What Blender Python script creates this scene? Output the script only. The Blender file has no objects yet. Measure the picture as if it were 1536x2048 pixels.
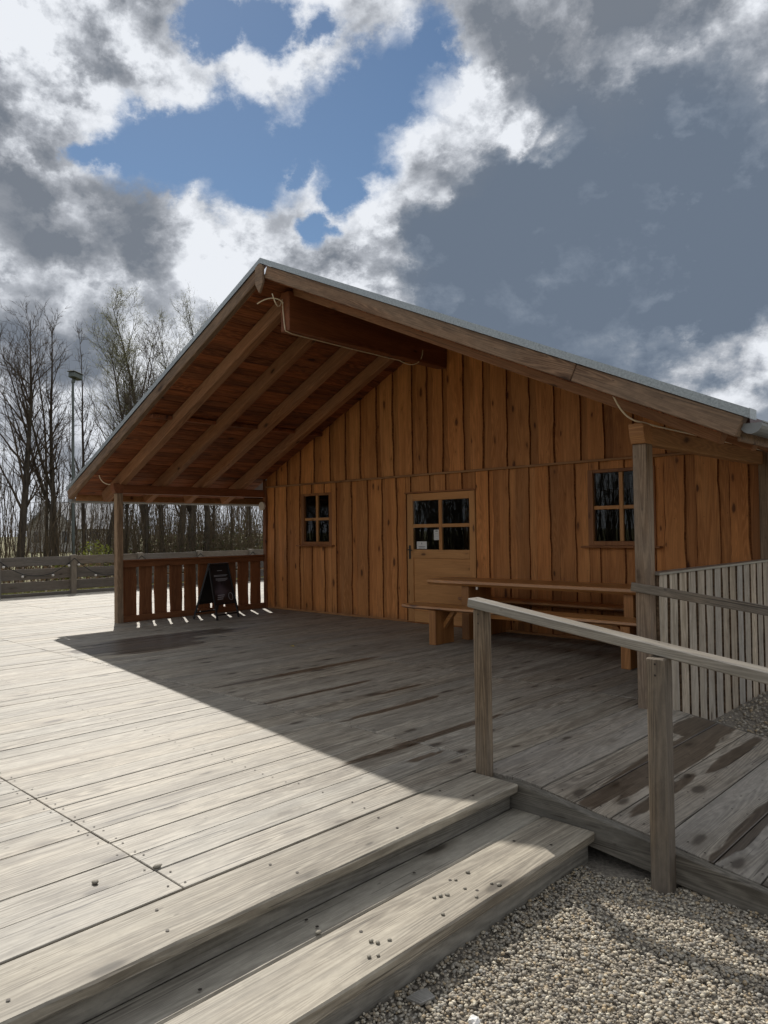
import bpy, bmesh, math, random
import numpy as np
from mathutils import Matrix, Vector
random.seed(7)
SC = bpy.context.scene
COL = SC.collection

# ------------------------------------------------------------------ camera
cd = bpy.data.cameras.new('camera')
cam = bpy.data.objects.new('camera', cd); COL.objects.link(cam)
CR = ((0.725373, 0.688231, -0.013136), (0.027271, -0.009664, 0.999581), (-0.687816, 0.725428, 0.025778))
CAMLOC = Vector((11.8039, -9.0145, 1.4876))
r_, u_, f_ = CR
cam.matrix_world = Matrix(((r_[0], u_[0], -f_[0], CAMLOC.x), (r_[1], u_[1], -f_[1], CAMLOC.y),
                           (r_[2], u_[2], -f_[2], CAMLOC.z), (0, 0, 0, 1)))
cd.sensor_fit = 'VERTICAL'; cd.sensor_height = 36.0
cd.lens = 1473.985 / 2048 * 36.0
cd.clip_start = 0.05; cd.clip_end = 3000
SC.camera = cam

# ------------------------------------------------------------------ node helper
class NT:
    def __init__(s, tree): s.t = tree; s.nodes = tree.nodes; s.links = tree.links
    def n(s, typ, ins=None, **props):
        nd = s.nodes.new(typ)
        for k, v in props.items(): setattr(nd, k, v)
        if ins:
            for k, v in ins.items(): s.set(nd.inputs[k], v)
        return nd
    def set(s, sock, v):
        if isinstance(v, bpy.types.NodeSocket): s.links.new(v, sock)
        else:
            if sock.type == 'RGBA' and hasattr(v, '__len__') and len(v) == 3: v = (*v, 1)
            sock.default_value = v
    def m(s, op, a, b=None, c=None, clamp=False):
        nd = s.nodes.new('ShaderNodeMath'); nd.operation = op; nd.use_clamp = clamp
        for i, v in enumerate((a, b, c)):
            if v is not None: s.set(nd.inputs[i], v)
        return nd.outputs[0]
    def add(s, a, b): return s.m('ADD', a, b)
    def sub(s, a, b): return s.m('SUBTRACT', a, b)
    def mul(s, a, b): return s.m('MULTIPLY', a, b)
    def div(s, a, b): return s.m('DIVIDE', a, b)
    def mx(s, a, b): return s.m('MAXIMUM', a, b)
    def mn(s, a, b): return s.m('MINIMUM', a, b)
    def step(s, v, lo, hi, to0=0.0, to1=1.0):
        nd = s.n('ShaderNodeMapRange', interpolation_type='SMOOTHSTEP')
        for i, x in enumerate((v, lo, hi, to0, to1)): s.set(nd.inputs[i], x)
        return nd.outputs[0]
    def lin(s, v, lo, hi, to0=0.0, to1=1.0):
        nd = s.n('ShaderNodeMapRange')
        for i, x in enumerate((v, lo, hi, to0, to1)): s.set(nd.inputs[i], x)
        return nd.outputs[0]
    def v(s, op, a, b=None, out=0):
        nd = s.nodes.new('ShaderNodeVectorMath'); nd.operation = op
        s.set(nd.inputs[0], a)
        if b is not None:
            s.set(nd.inputs[3 if op == 'SCALE' else 1], b)
        return nd.outputs[out]
    def noise(s, vec, scale=1.0, detail=4.0, rough=.55, dist=0.0):
        nd = s.n('ShaderNodeTexNoise', {'Vector': vec, 'Scale': scale, 'Detail': detail, 'Roughness': rough, 'Distortion': dist})
        return nd.outputs[0]
    def mix(s, f, a, b, blend='MIX'):
        nd = s.n('ShaderNodeMix', data_type='RGBA', blend_type=blend)
        s.set(nd.inputs[0], f); s.set(nd.inputs[6], a); s.set(nd.inputs[7], b)
        return nd.outputs[2]
    def xyz(s, x, y, z):
        nd = s.n('ShaderNodeCombineXYZ', {0: x, 1: y, 2: z}); return nd.outputs[0]
    def sep(s, v):
        nd = s.n('ShaderNodeSeparateXYZ', {0: v}); return nd.outputs[0], nd.outputs[1], nd.outputs[2]

# ------------------------------------------------------------------ sky and sun
SUN = Vector((-0.92, 0.474, 1.0)).normalized()          # towards the sun
EL = math.asin(SUN.z); AZ = math.atan2(SUN.x, SUN.y)
HOLE = [(-0.535, 0.643, 0.547, 0.000896), (-0.582, 0.629, 0.515, 0.001801), (-0.631, 0.614, 0.474, 0.002595), (-0.68, 0.569, 0.463, 0.001874), (-0.716, 0.529, 0.455, 0.0013), (-0.74, 0.489, 0.461, 0.000814), (-0.769, 0.446, 0.459, 0.000702), (-0.793, 0.409, 0.451, 0.000882), (-0.81, 0.381, 0.447, 0.000336), (-0.721, 0.547, 0.426, 0.000554), (-0.686, 0.581, 0.438, 0.000354), (-0.656, 0.628, 0.419, 0.000554), (-0.688, 0.616, 0.384, 0.00032), (-0.683, 0.458, 0.569, 0.000485), (-0.645, 0.505, 0.573, 0.000698), (-0.612, 0.55, 0.568, 0.000354), (-0.5585, 0.636, 0.531, 0.001349), (-0.6065, 0.6215, 0.4945, 0.002198), (-0.6555, 0.5915, 0.4685, 0.002234), (-0.698, 0.549, 0.459, 0.001587), (-0.728, 0.509, 0.458, 0.001057), (-0.7545, 0.4675, 0.46, 0.000758), (-0.781, 0.4275, 0.455, 0.000792), (-0.8015, 0.395, 0.449, 0.000609)]
DARK = [(-0.32, 0.796, 0.514, 0.018406), (-0.254, 0.861, 0.441, 0.012794), (-0.446, 0.821, 0.357, 0.010832), (-0.346, 0.878, 0.332, 0.017203), (-0.49, 0.777, 0.394, 0.003465), (-0.275, 0.917, 0.288, 0.013836), (-0.533, 0.784, 0.319, 0.005923), (-0.409, 0.875, 0.26, 0.008195), (-0.623, 0.712, 0.324, 0.001661), (-0.862, 0.345, 0.371, 0.004612), (-0.835, 0.404, 0.374, 0.001661), (-0.879, 0.302, 0.369, 0.002953), (-0.718, 0.576, 0.391, 0.000513), (-0.903, 0.344, 0.257, 0.002481), (-0.882, 0.395, 0.256, 0.001661), (-0.763, 0.393, 0.513, 0.000738)]
DARK += [(-0.563, 0.771, 0.297, 0.004018), (-0.478, 0.837, 0.267, 0.005247), (-0.369, 0.887, 0.279, 0.005247), (-0.583, 0.724, 0.368, 0.001005), (-0.543, 0.756, 0.366, 0.002481), (-0.304, 0.917, 0.259, 0.002051)]
BRIGHT = [(-0.505, 0.652, 0.566, 0.00062), (-0.534, 0.659, 0.53, 0.000738), (-0.561, 0.663, 0.496, 0.000738), (-0.579, 0.674, 0.458, 0.000738), (-0.582, 0.695, 0.423, 0.000415), (-0.627, 0.67, 0.398, 0.000513), (-0.665, 0.645, 0.376, 0.000513), (-0.698, 0.623, 0.353, 0.000513), (-0.508, 0.701, 0.501, 0.001005), (-0.476, 0.737, 0.48, 0.000738), (-0.443, 0.772, 0.456, 0.000738), (-0.644, 0.696, 0.319, 0.000738), (-0.788, 0.519, 0.331, 0.000738), (-0.805, 0.447, 0.39, 0.000738), (-0.753, 0.504, 0.423, 0.000738), (-0.695, 0.589, 0.413, 0.000738), (-0.836, 0.352, 0.422, 0.000738), (-0.694, 0.499, 0.518, 0.002481), (-0.636, 0.556, 0.535, 0.001005), (-0.743, 0.383, 0.549, 0.002953), (-0.8, 0.315, 0.511, 0.002481), (-0.325, 0.924, 0.203, 0.0052), (-0.27, 0.94, 0.21, 0.004), (-0.833, 0.318, 0.454, 0.003465), (-0.79, 0.377, 0.483, 0.002481), (-0.793, 0.297, 0.532, 0.005247), (-0.73, 0.424, 0.535, 0.001661), (-0.77, 0.324, 0.55, 0.004612)]
W = bpy.data.worlds.new('World'); SC.world = W; W.use_nodes = True
W.node_tree.nodes.clear()
N = NT(W.node_tree)
d = N.n('ShaderNodeTexCoord').outputs['Generated']
dx, dy, dz = N.sep(d)
p = N.xyz(dx, dy, N.mul(dz, 1.35))
w1 = N.n('ShaderNodeTexNoise', {'Vector': p, 'Scale': 4.0, 'Detail': 3.0, 'Roughness': .55})
w2 = N.n('ShaderNodeTexNoise', {'Vector': p, 'Scale': 14.0, 'Detail': 6.0, 'Roughness': .66})
off = N.v('ADD', N.v('SCALE', N.v('SUBTRACT', w1.outputs['Color'], (.5, .5, .5)), .06),
          N.v('SCALE', N.v('SUBTRACT', w2.outputs['Color'], (.5, .5, .5)), .075))
dw = N.v('NORMALIZE', N.v('ADD', d, off))
def blobs(L, soft=1.0):
    acc = None
    for x, y, z, c in L:
        n_ = math.sqrt(x*x + y*y + z*z)
        dot = N.v('DOT_PRODUCT', dw, (x/n_, y/n_, z/n_), out=1)
        q = N.m('MULTIPLY_ADD', dot, -1.0/c, 1.0/c)            # (dist/r)^2
        acc = q if acc is None else N.mn(acc, q)
    return N.sub(1.0, N.m('SQRT', N.mx(acc, 0.0)))             # 1 centre, 0 rim, negative outside
# lumpy cumulus relief, sampled twice (here and a step towards the sun)
def billow(q):
    a = N.noise(q, 5.5, 10, .57, .2)
    v = N.n('ShaderNodeTexVoronoi', {'Vector': N.v('ADD', q, N.v('SCALE', N.v('SUBTRACT', w2.outputs['Color'], (.5, .5, .5)), .16)), 'Scale': 11.0}, feature='F1')
    return N.add(N.mul(a, .85), N.mul(N.sub(.6, v.outputs['Distance']), .20))
b0 = billow(p)
b1 = billow(N.v('ADD', p, (-.020, .008, .042)))
n2 = N.noise(N.v('ADD', p, (7.3, 2.2, 1.1)), 3.2, 6, .55, .2)
DARKS = DARK[2:7] + DARK[16:]; MIDS = DARK[:2] + DARK[7:9] + [(a_, b_, c_ - .01, r_q*.62) for a_, b_, c_, r_q in DARK[9:16]]
hole = N.mx(blobs(HOLE), -1.0); dark = N.mx(blobs(DARKS), -1.2); mid = N.mx(blobs(MIDS), -1.2); bright = N.mx(blobs(BRIGHT), 0.0)
dens = N.sub(N.add(-.03, N.mul(N.sub(b0, .42), 2.5)), N.mul(hole, 1.0))
mask = N.step(dens, -.30, .36)
thick = N.step(dens, .05, 1.0)
wv = N.sub(N.mul(N.sub(n2, .5), .75), N.mul(bright, .80))
dk = N.mx(N.step(N.add(N.mul(dark, .80), wv), -.45, .42), N.step(N.add(N.mul(mid, .75), wv), -.55, .55, 0.0, .56))
relief = N.sub(b1, b0)
shade = N.add(N.add(N.mul(dk, .86), N.mul(relief, N.lin(dk, 0, 1, 5.5, 2.4))), N.mul(N.sub(N.noise(p, 7.0, 8, .6), .46), N.lin(dk, 0, 1, 1.0, .55)))
shade = N.m('ADD', N.mul(N.add(shade, .22), N.lin(thick, 0, 1, .55, 1.0)), 0.0, clamp=True)
ramp = N.n('ShaderNodeValToRGB', {'Fac': shade})
cr = ramp.color_ramp
cr.elements[0].position = 0.0; cr.elements[0].color = (.84, .87, .92, 1)
cr.elements[1].position = 1.0; cr.elements[1].color = (.185, .21, .25, 1)
for pos, c in ((.22, (.66, .69, .74, 1)), (.46, (.43, .455, .50, 1)), (.72, (.275, .297, .335, 1))):
    e = cr.elements.new(pos); e.color = c
hz = N.step(dz, .02, .20, .55, 0.0)
blue = N.mix(N.mul(N.step(dark, -.5, .35), N.step(shade, .35, .9)), ramp.outputs[0], N.mix(1.0, ramp.outputs[0], (.78, .87, .97, 1), 'MULTIPLY'))
ccol = N.mix(hz, blue, (.60, .64, .70, 1))
sky = N.n('ShaderNodeTexSky', sky_type='NISHITA', sun_disc=False, sun_elevation=EL, sun_rotation=AZ % (2*math.pi),
          altitude=100, air_density=1.0, dust_density=.1, ozone_density=1.0)
bg1 = N.n('ShaderNodeBackground', {'Color': N.mix(1.0, sky.outputs[0], (.90, 1.0, 1.05, 1), 'MULTIPLY'), 'Strength': .068})
W.cycles.sampling_method = 'MANUAL'; W.cycles.sample_map_resolution = 512
bg2 = N.n('ShaderNodeBackground', {'Color': ccol, 'Strength': 1.0})
mixs = N.n('ShaderNodeMixShader', {0: mask, 1: bg1.outputs[0], 2: bg2.outputs[0]})
out = N.n('ShaderNodeOutputWorld', {'Surface': mixs.outputs[0]})

sl = bpy.data.lights.new('sun', 'SUN'); sl.energy = 4.6; sl.angle = math.radians(.53); sl.color = (1.0, .95, .87)
so = bpy.data.objects.new('sun', sl); COL.objects.link(so)
so.rotation_euler = (-SUN).to_track_quat('-Z', 'Y').to_euler(); so.location = (-30, 15, 40)
SC.view_settings.view_transform = 'Standard'; SC.view_settings.look = 'None'
SC.view_settings.gamma = 1.0; SC.view_settings.exposure = 0.0; SC.view_settings.use_curve_mapping = False
try:
    SC.cycles.max_bounces = 8; SC.cycles.diffuse_bounces = 4; SC.cycles.transparent_max_bounces = 12
    SC.cycles.caustics_reflective = False; SC.cycles.caustics_refractive = False
except Exception: pass

# ------------------------------------------------------------------ materials
def newmat(name):
    m = bpy.data.materials.new(name); m.use_nodes = True; m.node_tree.nodes.clear()
    N = NT(m.node_tree)
    b = N.n('ShaderNodeBsdfPrincipled')
    N.n('ShaderNodeOutputMaterial', {'Surface': b.outputs[0]})
    return m, N, b

def wood(name, light, dark, axis='X', rough=.65, knot=(.06, .03, .015), knots=.5, var=.25, grain=1.0, grey=None,
         wet=None, dirt=0.0, bump=.25, spec=.35, rings=.5, knot_scale=1.0, tintv=1.0, thin=None, crack=0.0):
    m, N, b = newmat(name)
    tc = N.n('ShaderNodeTexCoord').outputs['Object']
    rnd = N.n('ShaderNodeObjectInfo').outputs['Random']
    isl = N.n('ShaderNodeNewGeometry')
    r2 = N.m('FRACT', N.add(N.mul(rnd, 7.31), N.mul(isl.outputs['Random Per Island'], 3.17)))
    off = N.v('SCALE', (37.1, 53.7, 91.3), r2)
    co = N.v('ADD', tc, off)
    i = 'XYZ'.index(axis)
    def st(l, c):
        s = [c, c, c]; s[i] = l
        return N.v('MULTIPLY', co, tuple(s))
    fine = N.add(N.mul(N.noise(st(1.5, 62.0), 1.0, 5, .7, .4), .55), N.mul(N.noise(st(3.5, 190.0), 1.0, 3, .7, .2), .45))
    broad = N.noise(st(.55, 7.0), 1.0, 4, .55, .35)
    rv = N.noise(st(.22, 4.4), 1.0, 2, .5, .12)
    ring = N.m('SINE', N.mul(rv, 240.0))
    ring = N.lin(ring, -1, 1)
    ring = N.m('POWER', ring, 1.6)
    f = N.add(N.add(N.mul(fine, .95 * grain), N.mul(broad, .9)), N.mul(ring, .28 * rings))
    f = N.step(f, .50*grain + .43 + .10*rings - .30, .50*grain + .43 + .10*rings + .27)
    col = N.mix(f, dark, light)
    if grey is not None:
        gm = N.step(N.noise(st(.5, 2.2), 1.0, 4, .6, .5), .38, .62)
        col = N.mix(N.mul(gm, grey[1]), col, grey[0])
    # knots
    kc = [6.5, 6.5, 6.5]; kc[i] = 2.4
    if thin: kc['XYZ'.index(thin)] = .05
    vo = N.n('ShaderNodeTexVoronoi', {'Vector': N.v('ADD', N.v('MULTIPLY', co, tuple(kc)), N.v('SCALE', N.n('ShaderNodeTexNoise', {'Vector': st(6, 9), 'Scale': 1.0}).outputs['Color'], .25)), 'Scale': knot_scale})
    ks = N.sep(vo.outputs['Color'])[0]
    sel = N.step(ks, 1.0 - knots * .55, 1.0 - knots * .5)
    ksz = N.lin(N.sep(vo.outputs['Color'])[1], 0, 1, .55, 1.25)
    kdist = N.div(vo.outputs['Distance'], ksz)
    kd = N.mul(N.step(kdist, .23, .11), sel)
    halo = N.mul(N.step(kdist, .50, .15), sel)
    col = N.mix(N.mul(halo, .5), col, dark)
    col = N.mix(N.mul(kd, .85), col, knot)
    if crack:
        ck = N.noise(st(1.1, 75.0), 1.0, 2, .5, .6)
        ck = N.mul(N.step(ck, .64, .70), crack)
        col = N.mix(ck, col, (.045, .036, .028, 1))
        mot = N.noise(st(9.0, 26.0), 1.0, 6, .72, .6)
        mot = N.lin(mot, .25, .75, 1 - .36*crack, 1 + .32*crack)
        col = N.mix(1.0, col, N.n('ShaderNodeCombineColor', {0: mot, 1: mot, 2: mot}).outputs[0], 'MULTIPLY')
        fl = N.n('ShaderNodeTexVoronoi', {'Vector': N.v('MULTIPLY', co, tuple((9.0 if q == i else (.05 if thin and q == 'XYZ'.index(thin) else 22.0)) for q in range(3))), 'Scale': 1.0})
        fs = N.sep(fl.outputs['Color'])
        fm = N.mul(N.step(fl.outputs['Distance'], .17, .06), N.step(fs[0], .80, .82))
        col = N.mix(N.mul(fm, min(1, crack)*.8), col, (.05, .04, .03, 1))
    br = N.lin(r2, 0, 1, 1 - var, 1 + var)
    hue = N.m('FRACT', N.mul(r2, 5.7))
    tint = N.mix(hue, (1+.05*tintv, 1.0, 1-.07*tintv, 1), (1-.04*tintv, 1.0, 1+.05*tintv, 1))
    col = N.mix(1.0, col, tint, 'MULTIPLY')
    col = N.mix(1.0, col, N.n('ShaderNodeCombineColor', {0: br, 1: br, 2: br}).outputs[0], 'MULTIPLY')
    rg = N.lin(fine, 0, 1, rough + .12, rough - .08)
    hgt = N.sub(N.mul(fine, .7), N.mul(kd, .4))
    if dirt:
        dn = N.noise(isl.outputs['Position'], 1.3, 6, .65, .5)
        dm = N.mul(N.step(dn, .50, .72), dirt)
        col = N.mix(dm, col, (.11, .095, .075, 1))
    if name.startswith('larch'):
        pz_ = N.sep(isl.outputs['Position'])[2]
        sd = N.add(N.mul(N.noise(N.v('MULTIPLY', isl.outputs['Position'], (9, 9, 3)), 1.0, 5, .65), .55), -.10)
        sm_ = N.mul(N.step(pz_, sd, N.add(sd, -.22)), .5)
        col = N.mix(sm_, col, (.10, .062, .035, 1))
        gy = N.step(N.noise(N.v('MULTIPLY', isl.outputs['Position'], (5, 5, .55)), 1.0, 5, .6, .4), .54, .74)
        col = N.mix(N.mul(gy, .35), col, (.25, .135, .065, 1))
    if wet:
        px, py, pz = N.sep(isl.outputs['Position'])
        acc = None
        for (cx, cy, rx, ry, amt) in wet:
            q = N.add(N.m('POWER', N.m('ABSOLUTE', N.div(N.sub(px, cx), rx)), 2.0), N.m('POWER', N.m('ABSOLUTE', N.div(N.sub(py, cy), ry)), 2.0))
            q = N.mul(N.sub(1.0, q), amt)
            acc = q if acc is None else N.mx(acc, q)
        wn = N.noise(N.v('MULTIPLY', isl.outputs['Position'], (8, 1.1, 1)), 1.0, 5, .6, .8)
        wm = N.step(N.add(N.mx(acc, -1.0), N.mul(N.sub(wn, .5), 2.4)), .02, .26)
        wm = N.mul(wm, N.step(acc, -.55, .0))
        col = N.mix(wm, col, N.mix(1.0, col, (.37, .33, .30, 1), 'MULTIPLY'))
        rg = N.mix(wm, N.n('ShaderNodeCombineColor', {0: rg, 1: rg, 2: rg}).outputs[0], (.34, .34, .34, 1))
        rg = N.sep(rg)[0]
    N.set(b.inputs['Base Color'], col); N.set(b.inputs['Roughness'], rg)
    b.inputs['Specular IOR Level'].default_value = spec
    bp = N.n('ShaderNodeBump', {'Height': hgt, 'Strength': bump, 'Distance': .004})
    N.set(b.inputs['Normal'], bp.outputs[0])
    return m

def plain(name, col, rough=.6, metal=0.0, var=.15, scale=8.0, spec=.4, bump=0.0):
    m, N, b = newmat(name)
    tc = N.n('ShaderNodeTexCoord').outputs['Object']
    n = N.noise(tc, scale, 5, .6)
    f = N.lin(n, .25, .75, 1 - var, 1 + var)
    c = N.mix(1.0, (*col, 1), N.n('ShaderNodeCombineColor', {0: f, 1: f, 2: f}).outputs[0], 'MULTIPLY')
    N.set(b.inputs['Base Color'], c)
    N.set(b.inputs['Roughness'], N.lin(n, .2, .8, rough - .1, min(1, rough + .1)))
    b.inputs['Metallic'].default_value = metal; b.inputs['Specular IOR Level'].default_value = spec
    if bump:
        N.set(b.inputs['Normal'], N.n('ShaderNodeBump', {'Height': N.noise(tc, scale * 4, 4, .6), 'Strength': bump, 'Distance': .01}).outputs[0])
    return m

WET_DECK = [(2.55, -4.05, .42, 1.0, 1.3), (3.0, -4.0, .22, .75, 1.2), (2.15, -3.5, .30, 1.3, 1.1), (2.3, -2.7, .2, .8, .6), (5.70, -3.75, .06, 1.25, 1.4),
            (7.55, -4.4, .05, .7, .7), (8.35, -4.9, .06, .8, .7), (6.6, -4.4, .04, .8, .7), (7.1, -3.6, .04, .7, .6), (8.62, -5.35, .04, .22, .5)]
WET_RAMP = [(9.76, -4.1, .13, 1.3, 1.1), (9.60, -3.25, .13, .33, 1.2), (9.96, -4.7, .045, .5, .9), (10.0, -3.5, .05, .6, .8), (10.44, -4.6, .06, .7, .9), (10.72, -4.6, .05, .5, .7)]
M = {}
M['deck'] = wood('weathered_deck_wood', (.36, .322, .258), (.135, .113, .085), 'Y', .56, (.05, .038, .028), .85, .085, 1.15, ((.245, .228, .195, 1), .45), WET_DECK, .22, .5, .5, .9, 1.0, .5, thin='Z', crack=.9)
M['ramp'] = wood('weathered_ramp_wood', (.33, .29, .235), (.15, .127, .098), 'Y', .60, (.05, .038, .028), .9, .07, 1.1, ((.235, .218, .195, 1), .5), WET_RAMP, .15, .45, .35, 1.0, 1.0, .5, thin='Z', crack=.8)
M['step'] = wood('weathered_step_wood', (.375, .335, .265), (.150, .126, .094), 'Y', .60, (.05, .04, .028), .85, .06, 1.2, ((.28, .26, .22, 1), .45), None, .25, .6, .4, .6, 1.0, .5, thin='Z', crack=.65)
M['riser'] = wood('dark_riser_wood', (.28, .26, .22), (.12, .108, .088), 'Y', .75, (.04, .034, .028), .4, .1, 1.1, ((.18, .172, .155, 1), .6), None, .4, .5, .25, .9, thin='X', crack=.8)  # tone set darker than the step wood
M['riserx'] = wood('dark_beam_wood', (.165, .15, .125), (.06, .053, .042), 'X', .75, (.03, .025, .02), .4, .1, 1.1, ((.14, .135, .12, 1), .6), None, .4, .5, .25, .9, thin='Y', crack=.8)  # darker tone again, grain along X for beams and end board
M['wall'] = wood('larch_wall_wood', (.60, .255, .082), (.36, .135, .038), 'Z', .6, (.07, .022, .008), .95, .21, .8, None, None, 0, .25, .3, .6, 1.2, thin='Y', crack=.22)
M['under'] = wood('larch_recess_wood', (.49, .20, .062), (.28, .10, .028), 'Z', .62, (.06, .02, .008), .9, .16, .8, None, None, 0, .25, .3, .6, 1.2, thin='Y', crack=.22)
M['bark'] = plain('bark_edge', (.19, .072, .026), .9, 0, .7, 30, .1, .5)
M['bark2'] = plain('weathered_bark_edge', (.12, .08, .05), .9, 0, .7, 30, .1, .5)
M['door'] = wood('oiled_door_wood', (.60, .29, .10), (.42, .185, .058), 'Z', .5, (.09, .03, .01), .6, .05, .6, None, None, 0, .12, .4, .5, 1.5, thin='Y')
M['doorh'] = wood('oiled_door_rail_wood', (.60, .29, .10), (.42, .185, .058), 'X', .5, (.09, .03, .01), .6, .05, .6, None, None, 0, .12, .4, .5, 1.5, thin='Y')
M['frame'] = wood('window_frame_wood', (.36, .15, .05), (.21, .075, .022), 'Z', .5, (.06, .02, .01), .3, .1, .6, None, None, 0, .12, .4, .4)
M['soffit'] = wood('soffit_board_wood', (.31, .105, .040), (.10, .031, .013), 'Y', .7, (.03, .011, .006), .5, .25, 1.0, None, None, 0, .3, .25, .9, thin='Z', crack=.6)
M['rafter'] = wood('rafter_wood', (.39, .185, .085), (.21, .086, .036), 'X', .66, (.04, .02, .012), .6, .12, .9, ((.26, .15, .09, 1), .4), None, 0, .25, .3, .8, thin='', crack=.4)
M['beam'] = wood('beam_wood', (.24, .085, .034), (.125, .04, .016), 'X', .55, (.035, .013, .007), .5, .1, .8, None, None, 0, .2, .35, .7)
M['beamr'] = wood('outer_beam_wood', (.47, .235, .095), (.27, .12, .045), 'X', .6, (.06, .025, .012), .6, .1, .8, None, None, 0, .2, .35, .8)
M['barge'] = wood('bargeboard_wood', (.29, .175, .105), (.115, .062, .036), 'X', .7, (.04, .022, .014), .5, .12, 1.1, ((.20, .148, .105, 1), .5), None, 0, .4, .3, 1.2, crack=.8)
M['post'] = wood('post_wood', (.33, .225, .14), (.16, .098, .057), 'X', .68, (.04, .022, .013), .6, .08, 1.1, ((.19, .155, .12, 1), .5), None, .1, .4, .3, 1.0, crack=.7)
M['rail'] = wood('weathered_rail_wood', (.30, .282, .25), (.16, .145, .122), 'X', .34, (.05, .04, .03), .35, .06, 1.1, ((.225, .218, .20, 1), .5), None, .06, .3, 1.0, .9, crack=.5)
M['railpost'] = wood('rail_post_wood', (.235, .178, .12), (.10, .07, .044), 'X', .66, (.04, .028, .018), .4, .06, 1.1, ((.165, .147, .125, 1), .5), None, .15, .4, .3, 1.0, crack=.8)
M['slat'] = wood('railing_slat_wood', (.25, .10, .04), (.13, .047, .018), 'Z', .6, (.05, .018, .008), .5, .15, .8, None, None, 0, .2, .3, .6, thin='Y', crack=0.3)
M['slatx'] = wood('railing_beam_wood', (.25, .10, .04), (.13, .047, .018), 'X', .6, (.05, .018, .008), .5, .1, .8, None, None, 0, .2, .3, .6)
M['screen'] = wood('grey_slat_wood', (.52, .45, .36), (.29, .24, .18), 'Z', .7, (.09, .06, .04), .5, .12, 1.1, ((.39, .355, .31, 1), .45), None, .1, .4, .3, .8, thin='Y', crack=.8)
M['back'] = wood('backing_board_wood', (.21, .135, .08), (.09, .055, .032), 'Z', .7, (.05, .02, .01), .5, .3, 1.0, None, None, .2, .3, .3, .7)
M['table'] = wood('oiled_table_wood', (.55, .26, .085), (.32, .13, .038), 'X', .32, (.08, .03, .012), .4, .08, .7, None, None, 0, .12, .6, .7)
M['tleg'] = wood('oiled_leg_wood', (.46, .21, .072), (.27, .11, .034), 'Z', .45, (.06, .022, .01), .4, .12, .7, None, None, 0, .12, .45, .7)
M['fence'] = wood('fence_board_wood', (.20, .17, .14), (.10, .083, .066), 'X', .75, (.04, .03, .02), .4, .12, 1.0, ((.15, .14, .125, 1), .5), None, 0, .3, .25, .6, thin='Y', crack=0.6)
M['fpost'] = wood('fence_post_wood', (.25, .22, .18), (.14, .118, .092), 'Z', .75, (.05, .03, .02), .3, .1, 1.0, ((.2, .185, .165, 1), .5), None, 0, .3, .25, .6)
M['joist'] = plain('dark_joist', (.045, .036, .028), .9, 0, .3, 5)
M['zinc'] = plain('galvanised_zinc', (.33, .36, .37), .45, .7, .35, 60, .5)
M['gutter'] = plain('grey_gutter', (.22, .23, .235), .5, .3, .12, 12, .5)
M['roofing'] = plain('red_roof_sheet', (.075, .03, .028), .5, 0, .15, 6)
M['rope'] = plain('rope_light_plastic', (.78, .66, .47), .4, 0, .1, 20)
M['black'] = plain('black_metal', (.012, .012, .013), .4, 0, .2, 20, .4)
M['iron'] = plain('door_iron', (.05, .048, .045), .45, .6, .2, 20)
M['white'] = plain('white_paper', (.72, .70, .66), .8, 0, .05, 20)
M['ink'] = plain('print_ink', (.10, .09, .09), .8, 0, .1, 20)
M['greyink'] = plain('pale_print_ink', (.34, .34, .36), .7, 0, .15, 40)
M['lampwhite'] = plain('white_lamp_plastic', (.62, .56, .48), .45, 0, .05, 20)
M['screw'] = plain('dark_screw_head', (.035, .028, .022), .6, .3, .3, 50)
M['concrete'] = plain('grey_concrete', (.30, .29, .27), .9, 0, .2, 10, .3, .3)
M['interior'] = plain('dark_interior', (.05, .028, .014), .8, 0, .3, 3)
M['mast'] = plain('grey_green_mast', (.14, .16, .15), .5, .4, .15, 4)
M['bulb'] = plain('frosted_bulb', (.62, .58, .52), .3, 0, .1, 30, .5)
M['cable'] = plain('black_cable', (.015, .015, .015), .6, 0, .1, 30)
M['leaf'] = plain('yellow_leaf', (.55, .40, .05), .6, 0, .2, 40)
M['house'] = plain('house_render', (.42, .40, .37), .9, 0, .1, 1)
M['hroof'] = plain('house_slate', (.24, .25, .27), .7, 0, .2, 2)
M['hglass'] = plain('house_glass', (.03, .035, .045), .15, 0, .1, 2, .6)

def glass():
    m = bpy.data.materials.new('window_glass'); m.use_nodes = True; m.node_tree.nodes.clear()
    N = NT(m.node_tree)
    fr = N.n('ShaderNodeFresnel', {'IOR': 1.38})
    t = N.n('ShaderNodeBsdfTransparent', {'Color': (.80, .82, .80, 1)})
    g = N.n('ShaderNodeBsdfGlossy', {'Color': (.9, .9, .9, 1), 'Roughness': .012})
    mx = N.n('ShaderNodeMixShader', {0: fr.outputs[0], 1: t.outputs[0], 2: g.outputs[0]})
    N.n('ShaderNodeOutputMaterial', {'Surface': mx.outputs[0]})
    return m
M['glass'] = glass()

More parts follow.
